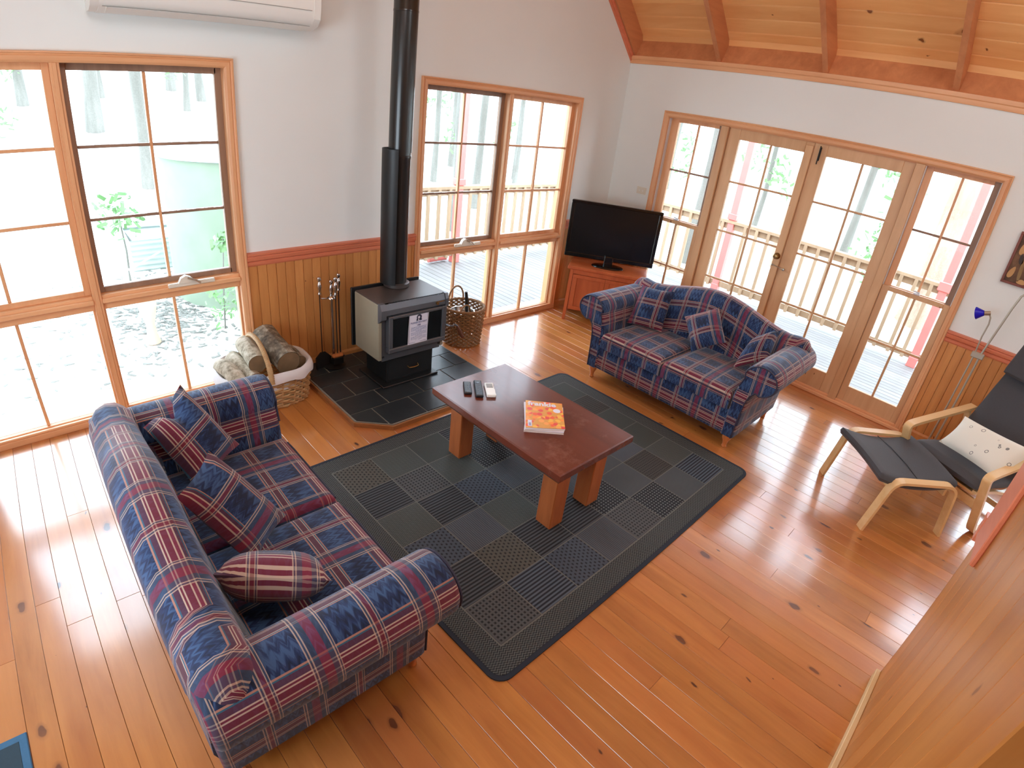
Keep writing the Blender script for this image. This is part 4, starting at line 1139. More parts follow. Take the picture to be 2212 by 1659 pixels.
# ------------------------------------------------------------------ rug
rug = thing('area_rug', 'charcoal patchwork rug with braided border under the coffee table', 'rug', (-3.9492, -2.74669, 0), .01079)
TS, TT = .25583, .23939
bw = .135
def rrect(x0, y0, x1, y1, r, n=6):
    P = []
    for cx_, cy_, a0 in ((x1 - r, y1 - r, 0), (x0 + r, y1 - r, 90), (x0 + r, y0 + r, 180), (x1 - r, y0 + r, 270)):
        for k in range(n + 1):
            a = math.radians(a0 + 90 * k / n); P.append((cx_ + r * math.cos(a), cy_ + r * math.sin(a)))
    return P
obj('rug_binding', MB().prism(rrect(-bw, -bw, 8 * TS + bw, 6 * TT + bw, .07), 'z', 0, .0085), simple('navy_rug_binding', S(28, 35, 47), .8), rug)
obj('rug_border', MB().prism(rrect(-bw + .022, -bw + .022, 8 * TS + bw - .022, 6 * TT + bw - .022, .05), 'z', .002, .0100), rugmat('rug_border_weave', 'zig', S(21, 23, 26), S(87, 90, 87)), rug)
obj('rug_grid_lines', MB().prism(rrect(-.004, -.004, 8 * TS + .004, 6 * TT + .004, .004, 1), 'z', .004, .0108), simple('grey_rug_line', S(102, 102, 97), .8), rug)
dk, gy = S(16, 18, 21), S(80, 82, 82)
RM = {'G': rugmat('rug_grid', 'grid', S(13, 15, 18), S(77, 78, 78)), 'S': rugmat('rug_stripe', 'stripe_y', S(11, 13, 16), S(70, 73, 77)), 'B': rugmat('rug_stripe_blue', 'stripe_y', S(16, 21, 31), S(80, 89, 100), 1.0),
      'O': rugmat('rug_oval', 'basket', S(13, 16, 23), S(65, 73, 84)), 'P': rugmat('rug_plain', 'plain', S(62, 67, 70), S(92, 95, 97)), 'Z': rugmat('rug_zigzag', 'zig', S(48, 53, 53), S(85, 90, 85), .8),
      'D': rugmat('rug_dots', 'dots', S(18, 21, 26), S(107, 110, 110)), 'F': rugmat('rug_fine', 'stripe', S(55, 60, 67), S(84, 89, 95), .6), 'K': rugmat('rug_weave', 'basket', S(20, 18, 18), S(80, 78, 70)),
      'E': rugmat('rug_dark_grid', 'grid', S(16, 15, 15), S(62, 58, 53), .9), 'Q': rugmat('rug_green_grey', 'plain', S(55, 60, 57), S(78, 82, 75))}
LAY = ['GSOZSK', 'BKFSGZ', 'OSZOZQ', 'FSGFDS', 'GDFZPD', 'DPPZQG', 'PEFPQE', 'BZQQEQ']
rz = random.Random(9)
for i in range(8):
    for j in range(6):
        g = .0028; q = obj('rug_patch', MB().box(0, 0, 0, TS - 2 * g, TT - 2 * g, .0058, .001), RM[LAY[i][j]], rug)
        q.location = (i * TS + g, j * TT + g, .0062 + rz.uniform(0, .0004))

# ------------------------------------------------------------------ coffee table
ct = thing('coffee_table', 'low coffee table with red stained slab top on square legs', 'coffee table', (-3.062, -1.947, .012))
tt = .468
poly = [(-.300, -.508), (.303, -.510), (.300, .0), (.288, .515), (-.300, .508), (-.304, .0)]
mb = MB()
top, bot = tt - .012, tt - .072
n = len(poly)
def ins(p, d): return (p[0] * (1 - d / .3), p[1] * (1 - d / .51))
mb.add([(ins(p, .006)[0], ins(p, .006)[1], top) for p in poly] + [(p[0], p[1], top - .006) for p in poly] + [(p[0], p[1], bot + .018) for p in poly] + [(ins(p, .012)[0], ins(p, .012)[1], bot) for p in poly],
       [tuple(range(n)), tuple(range(4 * n - 1, 3 * n - 1, -1))] + [(k * n + i, k * n + (i + 1) % n, (k + 1) * n + (i + 1) % n, (k + 1) * n + i) for k in range(3) for i in range(n)])
obj('slab_top', mb, M['table'], ct)
for lx in (-.155, .155):
    for ly in (-.385, .385):
        obj('leg', MB().box(lx - .052, ly - .052, 0, lx + .052, ly + .052, bot, .004), M['tableleg'], ct)
TZ = .012 + top
# magazines
def magazine(label, pts, z0, th, cover, spine):
    cx_ = sum(p[0] for p in pts) / 4; cy_ = sum(p[1] for p in pts) / 4
    t = thing('magazine', label, 'magazine', (cx_, cy_, z0), 0, 'magazines on the coffee table')
    P = [(p[0] - cx_, p[1] - cy_) for p in pts]
    Pi = [(x * .985, y * .985) for x, y in P]
    obj('pages', MB().prism(Pi, 'z', .001, th - .001), spine, t)
    obj('cover', MB().prism(P, 'z', th - .0012, th), cover, t); obj('back_cover', MB().prism(P, 'z', 0, .0012), spine, t)
    return t, P
mp_ = [(-3.035, -1.885), (-2.885, -2.030), (-3.070, -2.220), (-3.235, -2.085)]
pg = simple('cream_page_edges', S(226, 214, 206), .7, nscale=200)
def shift(P, dx, dy, a):
    c = (sum(p[0] for p in P) / 4, sum(p[1] for p in P) / 4)
    return [(c[0] + dx + (p[0] - c[0]) * math.cos(a) - (p[1] - c[1]) * math.sin(a), c[1] + dy + (p[0] - c[0]) * math.sin(a) + (p[1] - c[1]) * math.cos(a)) for p in P]
magazine('bottom magazine of the stack with white page edges', shift(mp_, -.004, -.006, -.05), TZ, .012, M['paper'], pg)
magazine('middle magazine of the stack with cream page edges', shift(mp_, -.006, .002, .03), TZ + .0125, .008, M['paper'], pg)
mg, P = magazine('top magazine with orange floral cover and white title', mp_, TZ + .021, .008, M['mag'], pg)
tl, tr_, br, bl = [Vector((p[0], p[1], .0082)) for p in P]
xd = (tr_ - tl).normalized(); yd = (tl - bl).normalized(); yd = (yd - xd * yd.dot(xd)).normalized()
Mg = Matrix((xd.to_4d(), yd.to_4d(), Vector((0, 0, 1, 0)), Vector((0, 0, 0, 1)))).transposed(); Mg[3][3] = 1
for c_ in range(3): Mg[3][c_] = 0
cc = (tl + tr_) / 2 - yd * .030 - xd * .008
text('magazine_title', 'frankie', .058, M['paper'], mg, Matrix.Translation(cc - xd * .005) @ Mg, bold=.0018)
c1 = tr_ - yd * .088 - xd * .036
obj('white_sticker', MB().lathe([(0, 0), (.021, 0), (.021, .0004), (0, .0004)], 20, 'z', tuple(c1)), M['paper'], mg)
c2 = bl + yd * .045 + xd * .024
t_ = obj('barcode_label', MB().box(-.011, -.030, 0, .011, .030, .0004), M['paper'], mg); t_.matrix_local = Matrix.Translation(c2) @ Mg
mb = MB()
for i in range(9): mb.box(-.006, -.024 + i * .0032, .0004, .006, -.0225 + i * .0032, .0007)
t_ = obj('barcode', mb, M['inklight'], mg); t_.matrix_local = Matrix.Translation(c2) @ Mg
# remotes
def remote(label, cx_, cy_, ang, w, l, h, mat, style):
    t = thing('remote_control', label, 'remote control', (cx_, cy_, TZ), ang, 'remote controls on the coffee table')
    sh_ = obj('casing_shell', MB().box(-w / 2, -l / 2, 0, w / 2, l / 2, h, .005), mat, t)
    mb = MB()
    if style < 2:
        for r in range(9 if style else 8):
            for c_ in range(3 if style == 0 else 4):
                if rz.random() < .12: continue
                nx = 3 if style == 0 else 4
                x = (c_ - (nx - 1) / 2) * w * .78 / nx; y = -l * .42 + r * l * .085
                mb.box(x - .003, y - .0025, h, x + .003, y + .0025, h + .0012, .0005)
        if style == 1: mb.lathe([(0, h), (.010, h), (.009, h + .002), (0, h + .002)], 14, 'z', (0, l * .30, 0))
        obj('buttons', mb, M['button'], t)
    else:
        obj('display_window', MB().box(-w * .34, l * .08, h, w * .34, l * .40, h + .001, .0004), M['seam'], t)
        obj('sliding_cover', MB().box(-w * .48, -l * .49, h, w * .48, -l * .02, h + .002, .001), M['white'], t)
remote('small black remote control, leftmost of the three on the table', -3.205, -1.570, -.62, .046, .135, .018, M['remote'], 0)
remote('long black remote control in the middle of the three', -3.157, -1.613, -.62, .046, .185, .019, M['remote'], 1)
remote('white remote control right of the two black ones', -3.107, -1.660, -.60, .055, .155, .017, M['white'], 2)

# ------------------------------------------------------------------ sofas
def sofa(loc, rotz, label, grp):
    """local frame: +x is the front, y along the length"""
    t = thing('plaid_sofa', label, 'sofa', loc, rotz, grp)
    PL = M['plaid']
    # base box with upholstered front rail
    mb = MB()
    prof = [(.395, .105), (.402, .13), (.402, .275), (.392, .295), (-.30, .295), (-.385, .28), (-.395, .14), (-.385, .105)]
    rows = []; uvs = []
    s_ = 0
    acc = [0]
    for i in range(1, len(prof)): acc.append(acc[-1] + math.dist(prof[i], prof[i - 1]))
    for yy in [-.60 + 1.20 * k / 16 for k in range(17)]:
        rows.append([(p[0], yy, p[1]) for p in prof]); uvs.append([(yy + .05, .12 - a_) for a_ in acc])
    mb.grid(rows, uvs)
    mb.add([(p[0], -.60, p[1]) for p in prof], [tuple(range(len(prof)))], [(p[0], p[1]) for p in prof]); mb.add([(p[0], .60, p[1]) for p in prof], [tuple(range(len(prof)))[::-1]], [(p[0], p[1]) for p in prof])
    obj('base', mb, PL, t, 40)
    # arms: scroll profile in (y, z), swept in x
    for s in (1, -1):
        pr_ = [(.575, .105), (.575, .30), (.578, .42), (.590, .50), (.612, .57)]
        cy_, cz_, R_ = .728, .585, .112
        for k in range(0, 17):
            a = math.radians(168 - k * 15.5); pr_.append((cy_ + R_ * math.cos(a) * 1.12, cz_ + R_ * math.sin(a)))
        pr_ += [(.725, .487), (.700, .455), (.686, .40), (.678, .30), (.672, .105)]
        N = len(pr_)
        acc = [0]
        for i in range(1, N): acc.append(acc[-1] + math.dist(pr_[i], pr_[i - 1]))
        cen = (.70, .5)
        # outline normals for rounding the ends
        def off(i, d):
            p0, p1 = pr_[max(i - 1, 0)], pr_[min(i + 1, N - 1)]
            tx, tz = p1[0] - p0[0], p1[1] - p0[1]; l_ = math.hypot(tx, tz) or 1
            return (pr_[i][0] + tz / l_ * d, pr_[i][1] - tx / l_ * d)
        xs = [(-.385, .014), (-.375, .004), (-.36, 0), (-.2, 0), (-.05, 0), (.1, 0), (.25, 0), (.385, 0), (.402, .004), (.412, .014)]
        rows = []; uvs = []
        for xx, d in xs:
            rows.append([(xx, s * off(i, d)[0], max(.105, off(i, d)[1])) for i in range(N)]); uvs.append([(xx + .1, acc[i]) for i in range(N)])
        mb = MB(); mb.grid(rows, uvs)
        for xx, d in (xs[-1], xs[0]):
            V = [(xx, s * off(i, d)[0], max(.105, off(i, d)[1])) for i in range(N)]
            # cap as strips: scroll fan + leg
            cc_ = (xx + (.004 if xx > 0 else 0), s * .728, .585)
            base_i = list(range(4, N - 4))
            mb.add([cc_] + V, [(0, i + 1, i + 2) for i in base_i[:-1]], [(.728, .585)] + [(v[1] * s, v[2]) for v in V])
            mb.add(V, [(i, i + 1, N - 2 - i, N - 1 - i) for i in range(4)], [(v[1] * s, v[2]) for v in V])
            mb.add([V[4], V[N - 5], cc_], [(0, 1, 2)], [(v[1] * s, v[2]) for v in (V[4], V[N - 5], cc_)])
        arm = obj('arm', mb, PL, t, 45)
        mb = MB().tube([(.413, s * off(i, .010)[0], off(i, .010)[1]) for i in range(3, N)], .005, 6)
        obj('arm_piping', mb, M['plaidpipe'], arm)
    # camel back
    def hgt(y):
        a = abs(y)
        h = .742 + .125 * (.5 + .5 * math.cos(PI * min(1, a / .66)))
        if a > .62: h += .012 * math.sin(PI * min(1, (a - .62) / .16))
        if a > .76: h -= .13 * ((a - .76) / .07) ** 2
        return h
    ys = [-.82, -.80, -.76, -.70, -.62, -.54, -.44, -.33, -.22, -.11, 0, .11, .22, .33, .44, .54, .62, .70, .76, .80, .82]
    rows = []; uvs = []
    for y in ys:
        h = hgt(y); e = 0 if abs(y) < .7 else (abs(y) - .70) / .12
        low = .40 if abs(y) < .58 else (.56 if abs(y) < .72 else .60)
        k = 1 - .55 * e ** 2
        P = [(-.150, low), (-.170, .50 if low < .45 else low + .01), (-.195, max(low + .02, h - .17)), (-.205, h - .09), (-.222, h - .035), (-.258, h - .006), (-.305, h), (-.352, h - .018), (-.388, h - .060), (-.398, h - .105), (-.382, h - .145), (-.345, h - .165),
             (-.350, low if low > .5 else .40), (-.375, low if low > .5 else .11)]
        P = [(-.30 + (x + .30) * k, z) for x, z in P]
        acc = [0]
        for i in range(1, len(P)): acc.append(acc[-1] + math.dist(P[i], P[i - 1]))
        rows.append([(x, y, z) for x, z in P]); uvs.append([(y + .12, h + .33 - a_ if False else .95 - (h - z_) * 0 - a_) for a_, z_ in zip(acc, [p[1] for p in P])])
    # shift v so that stripes run level with the crest
    for r_i, row in enumerate(uvs):
        h = hgt(ys[r_i]); rows_i = rows[r_i]
        top_a = None
        uvs[r_i] = [(u, v + (.867 - h) * -1.0 + (rows_i[0][2] - .40)) for (u, v) in row]
    mb = MB(); mb.grid(rows, uvs)
    mb.add(rows[0], [tuple(range(len(rows[0])))], uvs[0]); mb.add(rows[-1], [tuple(range(len(rows[0])))[::-1]], uvs[-1])
    obj('backrest', mb, PL, t, 60)
    # seat cushions: rounded box with crown
    for s in (-1, 1):
        y0, y1 = (-.572, -.006) if s < 0 else (.006, .572)
        rows = []; uvs = []
        nx, ny = 14, 12
        mb = MB()
        def P_(fx, fy, side):
            x = -.19 + .608 * fx; y = y0 + (y1 - y0) * fy
            ex = min(fx, 1 - fx) * .608; ey = min(fy, 1 - fy) * (y1 - y0); r = .042
            d = min(ex, ey); rz_ = r - math.sqrt(max(0, r * r - max(0, r - d) ** 2))
            crown = .016 * math.sin(PI * fx) * math.sin(PI * fy)
            z = .432 + crown - rz_ if side else .296
            return (x, y, z)
        fxs = [0, .015, .04, .08] + [.16 + .68 * i / 7 for i in range(8)] + [.92, .96, .985, 1]
        fys = fxs
        topg = [[P_(a, b, 1) for b in fys] for a in fxs]
        uvg = [[(p[1] + .02, p[0] * 1.0 + .03) for p in row] for row in topg]
        mb.grid(topg, uvg)
        # skirt
        per = [topg[i][0] for i in range(len(fxs))] + [topg[-1][j] for j in range(1, len(fys))] + [topg[i][-1] for i in range(len(fxs) - 2, -1, -1)] + [topg[0][j] for j in range(len(fys) - 2, 0, -1)]
        per.append(per[0])
        def scv(p, dz):
            if p[0] > .39: return (p[1] + .02, p[0] + .03 + dz)
            return (p[1] + .02, p[0] + .03)
        mb.grid([per, [(p[0] + (.006 if p[0] > .39 else 0), p[1], .36) for p in per], [(p[0], p[1], .298) for p in per]], [[scv(p, 0) for p in per], [scv(p, .05) for p in per], [scv(p, .11) for p in per]])
        sc_o = obj('seat_cushion', mb, PL, t, 50)
        pp = [(.421, y0 + .03, .398), (.423, y0 + .1, .400), (.423, y1 - .1, .400), (.421, y1 - .03, .398)]
        obj('cushion_piping', MB().tube(pp, .0045, 6), M['plaidpipe'], sc_o)
    for fx in (.375, -.34):
        for fy in (-.625, .625):
            obj('foot', MB().lathe([(.012, 0), (.019, .006), (.015, .02), (.020, .05), (.032, .075), (.034, .107)], 14, 'z', (fx, fy, 0)), M['turned'], t, 45)
    return t
sofa((-4.662, -1.955, 0), 0.0, 'tartan camelback sofa in the left foreground, its back to the window side', 'pair of tartan sofas')
sofa((-1.240, -1.955, 0), PI, 'tartan camelback sofa standing before the french doors', 'pair of tartan sofas')

def pillow(name, label, cat, corners, th, mat, grp, chop=0.0, uvrot=0, uvoff=(0, 0), uvs_=1.0, pipe=None, sag=0.0):
    """corners: top-left, top-right, bottom-right, bottom-left"""
    c = [Vector(p) for p in corners]; cen = sum(c, Vector()) / 4
    nrm = ((c[1] - c[3]).cross(c[0] - c[2])).normalized()
    t = thing(name, label, cat, cen, 0, grp)
    n = 14; W_ = (c[1] - c[0]).length; H_ = (c[0] - c[3]).length
    def bil(u, v):
        return (c[0] * (1 - u) + c[1] * u) * (1 - v) + (c[3] * (1 - u) + c[2] * u) * v
    mb = MB()
    for s in (1, -1):
        rows = []; uv = []
        for i in range(n + 1):
            rr_ = []; ur = []
            for j in range(n + 1):
                u, v = j / n, i / n
                a, b = 2 * u - 1, 2 * v - 1
                # pull edges inwards between corners
                k = 1 - .07 * (1 - b * b) * abs(a) ** 3; k2 = 1 - .07 * (1 - a * a) * abs(b) ** 3
                uu, vv = .5 + a * k / 2, .5 + b * k2 / 2
                dent = chop * math.exp(-(a / .28) ** 2) * max(0, 1 - v * 1.8)
                vv += dent * .8
                p = bil(uu, vv) - cen
                f = (max(0, 1 - abs(a) ** 2.6) * max(0, 1 - abs(b) ** 2.6)) ** .55
                f *= (1 - dent * 1.6)
                w = 1 + .06 * noise.noise(Vector((u * 3, v * 3, cen.x * 9 + s)))
                p += nrm * (s * th / 2 * f * w)
                rr_.append(p); q = (uu * W_, vv * H_) if not uvrot else (vv * H_, uu * W_)
                ur.append(((q[0] + uvoff[0]) * uvs_ + .0011, (q[1] + uvoff[1]) * uvs_))
            rows.append(rr_); uv.append(ur)
        mb.grid(rows, uv)
    obj('cover', mb, mat, t, 60)
    return t
g1_ = 'tartan cushions on the left sofa'; g2_ = 'tartan cushions on the sofa by the doors'
pillow('scatter_cushion', 'tartan cushion with dented top in the far corner of the left sofa', 'cushion',
       [(-4.86, -1.435, .72), (-4.66, -1.30, .80), (-4.49, -1.475, .52), (-4.735, -1.635, .46)], .15, M['plaid'], g1_, chop=.22, uvrot=1, uvoff=(.05, .0))
pillow('scatter_cushion', 'tartan cushion in the middle of the left sofa', 'cushion',
       [(-4.87, -1.985, .74), (-4.70, -1.85, .80), (-4.49, -1.985, .475), (-4.70, -2.16, .46)], .13, M['plaid'], g1_, uvrot=1, uvoff=(.10, .04))
pillow('scatter_cushion', 'tartan cushion slumped by the near arm of the left sofa', 'cushion',
       [(-4.87, -2.35, .70), (-4.56, -2.53, .64), (-4.50, -2.32, .475), (-4.83, -2.17, .48)], .17, M['plaid'], g1_, uvoff=(.1, .02))
pillow('scatter_cushion', 'tartan cushion at the left arm of the sofa by the doors', 'cushion',
       [(-1.17, -1.355, .755), (-1.09, -1.62, .77), (-1.24, -1.67, .46), (-1.34, -1.385, .455)], .12, M['plaid'], g2_, uvoff=(.02, .1))
pillow('scatter_cushion', 'tartan cushion tilted on its corner in the middle of the sofa by the doors', 'cushion',
       [(-1.17, -1.80, .635), (-1.09, -2.03, .785), (-1.26, -2.23, .60), (-1.36, -2.02, .455)], .13, M['plaid'], g2_, uvoff=(.14, .02))
pillow('scatter_cushion', 'tartan cushion leaning on the right arm of the sofa by the doors', 'cushion',
       [(-1.13, -2.37, .65), (-1.07, -2.53, .78), (-1.25, -2.57, .60), (-1.37, -2.37, .475)], .15, M['plaid'], g2_, uvoff=(.07, .14))

# ------------------------------------------------------------------ corner cabinet and television
ca = math.atan2(-.63, .41)      # front edge direction (from left front corner to right front corner)
cab = thing('corner_cabinet', 'stained timber two-door cabinet set across the corner', 'cabinet', (-.86, -.305, 0), math.atan2(-.63, .41))
# local: x along the front (0..0.76), y: -? front faces -x,-y world => local -y is outward/front
CW, CD, CH = .76, .40, .58
def cb(name, x0, y0, z0, x1, y1, z1, mat=None, par=None, c=.003): return obj(name, MB().box(x0, y0, z0, x1, y1, z1, c), mat or M['cabinet'], par or cab)
def tap(name, x, y, dx, dy):
    mb = MB(); a, b = .034, .030
    mb.add([(x - b * .5 - dx, y - b * .5 - dy, 0), (x + b * .5 - dx, y - b * .5 - dy, 0), (x + b * .5 - dx, y + b * .5 - dy, 0), (x - b * .5 - dx, y + b * .5 - dy, 0),
            (x - a / 2, y - a / 2, CH - .03), (x + a / 2, y - a / 2, CH - .03), (x + a / 2, y + a / 2, CH - .03), (x - a / 2, y + a / 2, CH - .03)],
           [(0, 1, 2, 3), (4, 5, 6, 7), (0, 1, 5, 4), (1, 2, 6, 5), (2, 3, 7, 6), (3, 0, 4, 7)])
    obj(name, mb, M['cabinet'], cab)
for x, y, dx in ((.03, .02, .012), (CW - .03, .02, -.012), (.03, CD - .02, .012), (CW - .03, CD - .02, -.012)): tap('leg', x, y, dx, 0)
cb('cabinet_top', -.015, -.012, CH - .03, CW + .015, CD + .01, CH, c=.005)
cb('carcass', .046, .012, .12, CW - .046, CD - .01, CH - .03)
cb('top_apron', .046, .002, CH - .075, CW - .046, .014, CH - .03)
for i in (0, 1):
    x0 = .050 + i * .331; x1 = x0 + .328
    d = cb('cabinet_door', x0, -.004, .13, x1, .010, .165)
    mb = MB()
    for a in ((x0, .165, x0 + .045, .465), (x1 - .045, .165, x1, .465), (x0, .465, x1, .500)): mb.box(a[0], -.004, a[1], a[2], .010, a[3], .002)
    obj('door_stiles', mb, M['cabinet'], d); cb('door_panel', x0 + .045, .004, .165, x1 - .045, .010, .465, None, d)
    kx = x1 - .022 if i == 0 else x0 + .022
    obj('cabinet_knob', MB().lathe([(.006, -.004), (.006, -.014), (.014, -.020), (.012, -.028), (0, -.030)], 12, 'y', (kx, 0, .33)), M['iron'], d, 45)
# television
tva = math.atan2(-.71, .56)
tv = thing('television', 'black flat screen television on the corner cabinet', 'television', (-.505, -.510, .58), tva)
obj('tv_foot', MB().lathe([(.0, 0), (.98, .0), (1.0, .004), (.96, .012), (.5, .018), (0, .02)], 36), M['tvblack'], tv, 40).scale = (.165, .105, 1)
obj('tv_neck', MB().box(-.045, -.012, .01, .045, .028, .11, .008), M['tvblack'], tv)
bz = obj('tv_bezel', MB().box(-.452, .028, .066, .452, .085, .626, .010), M['tvblack'], tv)
mb = MB()
for a in ((-.455, .058, .455, .100), (-.455, .600, .455, .628), (-.455, .10, -.418, .60), (.418, .10, .455, .60)): mb.box(a[0], .012, a[1], a[2], .040, a[3], .005)
obj('bezel_rim', mb, M['tvblack'], bz)
obj('tv_screen', MB().box(-.42, .024, .098, .42, .034, .602, .001), M['screen'], tv)
text('tv_brand_lettering', 'Panasonic', .018, M['silver'], tv, Matrix.Translation((0, .0115, .082)) @ R90, bold=.0003)
obj('tv_lamp', MB().box(-.035, .010, .060, -.031, .012, .063), M['redpaint'], tv)

# ------------------------------------------------------------------ ottoman and lounge chair
def strip(path, w, th, side, n=None):
    """bent laminate: path of 3D points, w across (direction side), th thick in the bending plane"""
    P = [Vector(p) for p in path]; s = Vector(side).normalized(); vs = []; fs = []
    for i, p in enumerate(P):
        t = (P[min(i + 1, len(P) - 1)] - P[max(i - 1, 0)]).normalized(); u = t.cross(s).normalized()
        for a, b in ((-1, -1), (1, -1), (1, 1), (-1, 1)): vs.append(p + s * (w / 2 * a) + u * (th / 2 * b))
    for i in range(len(P) - 1):
        for k in range(4): fs.append((i * 4 + k, i * 4 + (k + 1) % 4, (i + 1) * 4 + (k + 1) % 4, (i + 1) * 4 + k))
    fs.append((0, 1, 2, 3)); e = (len(P) - 1) * 4; fs.append((e, e + 1, e + 2, e + 3))
    return MB().add(vs, fs)
def fillet(P, r, n=6):
    out = [Vector(P[0])]
    for i in range(1, len(P) - 1):
        a, b, c = Vector(P[i - 1]), Vector(P[i]), Vector(P[i + 1])
        d1_, d2_ = (a - b).normalized(), (c - b).normalized(); rr_ = min(r, (a - b).length * .48, (c - b).length * .48)
        p, q = b + d1_ * rr_, b + d2_ * rr_
        for k in range(n + 1):
            t = k / n; out.append(p * (1 - t) ** 2 + b * 2 * t * (1 - t) + q * t ** 2)
    out.append(Vector(P[-1])); return out
oa = math.atan2(-.73, .69)
ot = thing('footstool', 'grey cushioned bent birch footstool before the armchair', 'footstool', (-1.30, -3.62, 0), oa)
for s in (-1, 1):
    yy = s * .285
    fr = strip(fillet([(-.285, yy, 0), (-.225, yy, .375), (.215, yy, .385), (.285, yy, .0)], .075), .055, .018, (0, 1, 0))
    obj('side_frame', fr, M['birch'], ot, 40)
obj('cross_rail', MB().box(-.20, -.26, .285, -.182, .26, .335, .002), M['birch'], ot); obj('cross_rail', MB().box(.182, -.26, .285, .20, .26, .335, .002), M['birch'], ot)
def padmesh(x0, x1, y0, y1, zf, th, r=.03, nx=18, ny=12):
    mb = MB(); fxs = [0, .02, .06] + [.12 + .76 * i / (nx - 6) for i in range(nx - 5)] + [.94, .98, 1]
    for side in (1, -1):
        rows = []
        for a in fxs:
            row = []
            for b in fxs:
                x = x0 + (x1 - x0) * a; y = y0 + (y1 - y0) * b
                d = min(min(a, 1 - a) * (x1 - x0), min(b, 1 - b) * (y1 - y0)); rr_ = min(r, th / 2)
                h = th / 2 - (rr_ - math.sqrt(max(0, rr_ ** 2 - max(0, rr_ - d) ** 2)))
                row.append((x, y, zf(a, b) + side * h))
            rows.append(row)
        mb.grid(rows)
    return mb
obj('seat_pad', padmesh(-.315, .245, -.272, .272, lambda a, b: .342 + .045 * (a - .5) ** 2 * 4 - .01 + .012 * math.sin(PI * b), .060), M['darkfab'], ot, 60)
obj('pad_seam', MB().tube([(-.02, -.262, .362), (-.02, -.1, .378), (-.02, .1, .378), (-.02, .262, .362)], .0025, 5), M['steelblk'], ot)

fa = math.atan2(.44, -.90)      # facing direction
ch = thing('lounge_chair', 'bent birch lounge armchair with charcoal cushion by the right wall', 'armchair', (-.841, -4.00, 0), fa)
# local +x = facing direction, +y = left of it
for s in (-1, 1):
    yy = s * .300
    P = fillet([(-.36, yy, .585), (.30, yy, .515), (.385, yy, .50), (.16, yy, .018), (-.40, yy, .015)], .085, 7)
    obj('arm_frame', strip(P, .055, .022, (0, 1, 0)), M['birch'], ch, 40)
    P = fillet([(.30, s * .245, .335), (.05, s * .245, .30), (-.22, s * .245, .225), (-.42, s * .245, .60), (-.62, s * .245, 1.02)], .14, 7)
    obj('seat_frame', strip(P, .030, .020, (0, 1, 0)), M['birch'], ch, 40)
    P = fillet([(-.30, yy, .56), (-.46, yy, .30), (-.42, yy, .03)], .10, 5)
    obj('rear_support', strip(P, .045, .018, (0, 1, 0)), M['birch'], ch, 40)
obj('cross_rail', MB().box(.235, -.30, .215, .255, .30, .275, .002), M['birch'], ch); obj('cross_rail', MB().box(-.33, -.30, .045, -.31, .30, .085, .002), M['birch'], ch)
obj('cross_rail', MB().box(.25, -.245, .31, .295, .245, .328, .002), M['birch'], ch)
# long cushion following the seat and back
cl = fillet([(.325, 0, .372), (.24, 0, .375), (.02, 0, .345), (-.17, 0, .315), (-.36, 0, .64), (-.565, 0, 1.06)], .13, 8)
def longpad(path, half, th, parent, name):
    P = [Vector(p) for p in path]; mb = MB(); rows_t = []; prof = []
    m = 12
    for k in range(m * 2):
        a = 2 * PI * k / (m * 2); x = math.cos(a); z = math.sin(a)
        prof.append((math.copysign(abs(x) ** .35, x) * half, math.copysign(abs(z) ** .75, z) * th / 2))
    rows = []
    L = len(P)
    for i, p in enumerate(P):
        t = (P[min(i + 1, L - 1)] - P[max(i - 1, 0)]).normalized(); u = Vector((0, 1, 0)).cross(t); u = -u if u.z < 0 and abs(t.z) < .7 else u
        u = Vector((-t.z, 0, t.x)); 
        if u.z < 0 or (abs(u.z) < .2 and u.x < 0): u = -u
        e = min(i, L - 1 - i); k_ = 1.0 if e > 1 else (.35 if e == 0 else .88)
        rows.append([p + Vector((0, a, 0)) * (1 if e else .97) + u * (b * k_) for a, b in prof])
    for r_ in rows: r_.append(r_[0])
    mb.grid(rows); mb.add(rows[0][:-1], [tuple(range(m * 2))]); mb.add(rows[-1][:-1], [tuple(range(m * 2))])
    return obj(name, mb, M['darkfab'], parent, 60)
longpad(cl, .262, .085, ch, 'long_cushion')
longpad([(-.385, 0, .90), (-.41, 0, .92), (-.46, 0, 1.02), (-.50, 0, 1.10), (-.52, 0, 1.12)], .25, .08, ch, 'head_cushion')
pillow('throw_pillow', 'white pillow with small grey prints on the lounge chair', 'pillow',
       [(-.905, -3.845, .66), (-1.01, -4.30, .665), (-1.150, -4.165, .445), (-.985, -3.775, .455)], .12, M['printed'], None)

# ------------------------------------------------------------------ floor lamp
lp = thing('floor_lamp', 'silver twin-stem floor lamp with small cobalt blue shade', 'floor lamp', (-.25, -3.74, 0))
obj('lamp_base', MB().lathe([(.0, 0), (.125, 0), (.13, .012), (.02, .022), (0, .022)], 28), M['lampgrey'], lp, 40)
obj('stem', MB().tube([(0, .018, .01), (0, .004, .90)], .006, 8), M['lampgrey'], lp, 40); obj('stem', MB().tube([(0, -.025, .01), (0, -.034, .90)], .0075, 8), M['lampgrey'], lp, 40)
obj('stem_clamp', MB().box(-.014, -.062, .885, .014, .025, .930, .006), M['lampgrey'], lp)
obj('reading_arm', MB().tube([(0, .004, .90), (-.01, .012, 1.05), (-.01, .006, 1.15), (-.012, .014, 1.195), (-.02, .035, 1.225)], .0055, 8), M['lampgrey'], lp, 50)
sh_ = obj('shade_socket', MB().tube([(-.02, .028, 1.228), (-.03, .065, 1.215)], [.016, .016], 14), M['nickel'], lp, 40)
Ms = Matrix.Translation((-.03, .062, 1.217)) @ Matrix.Rotation(math.radians(-112), 4, 'X') @ Matrix.Rotation(math.radians(12), 4, 'Y')
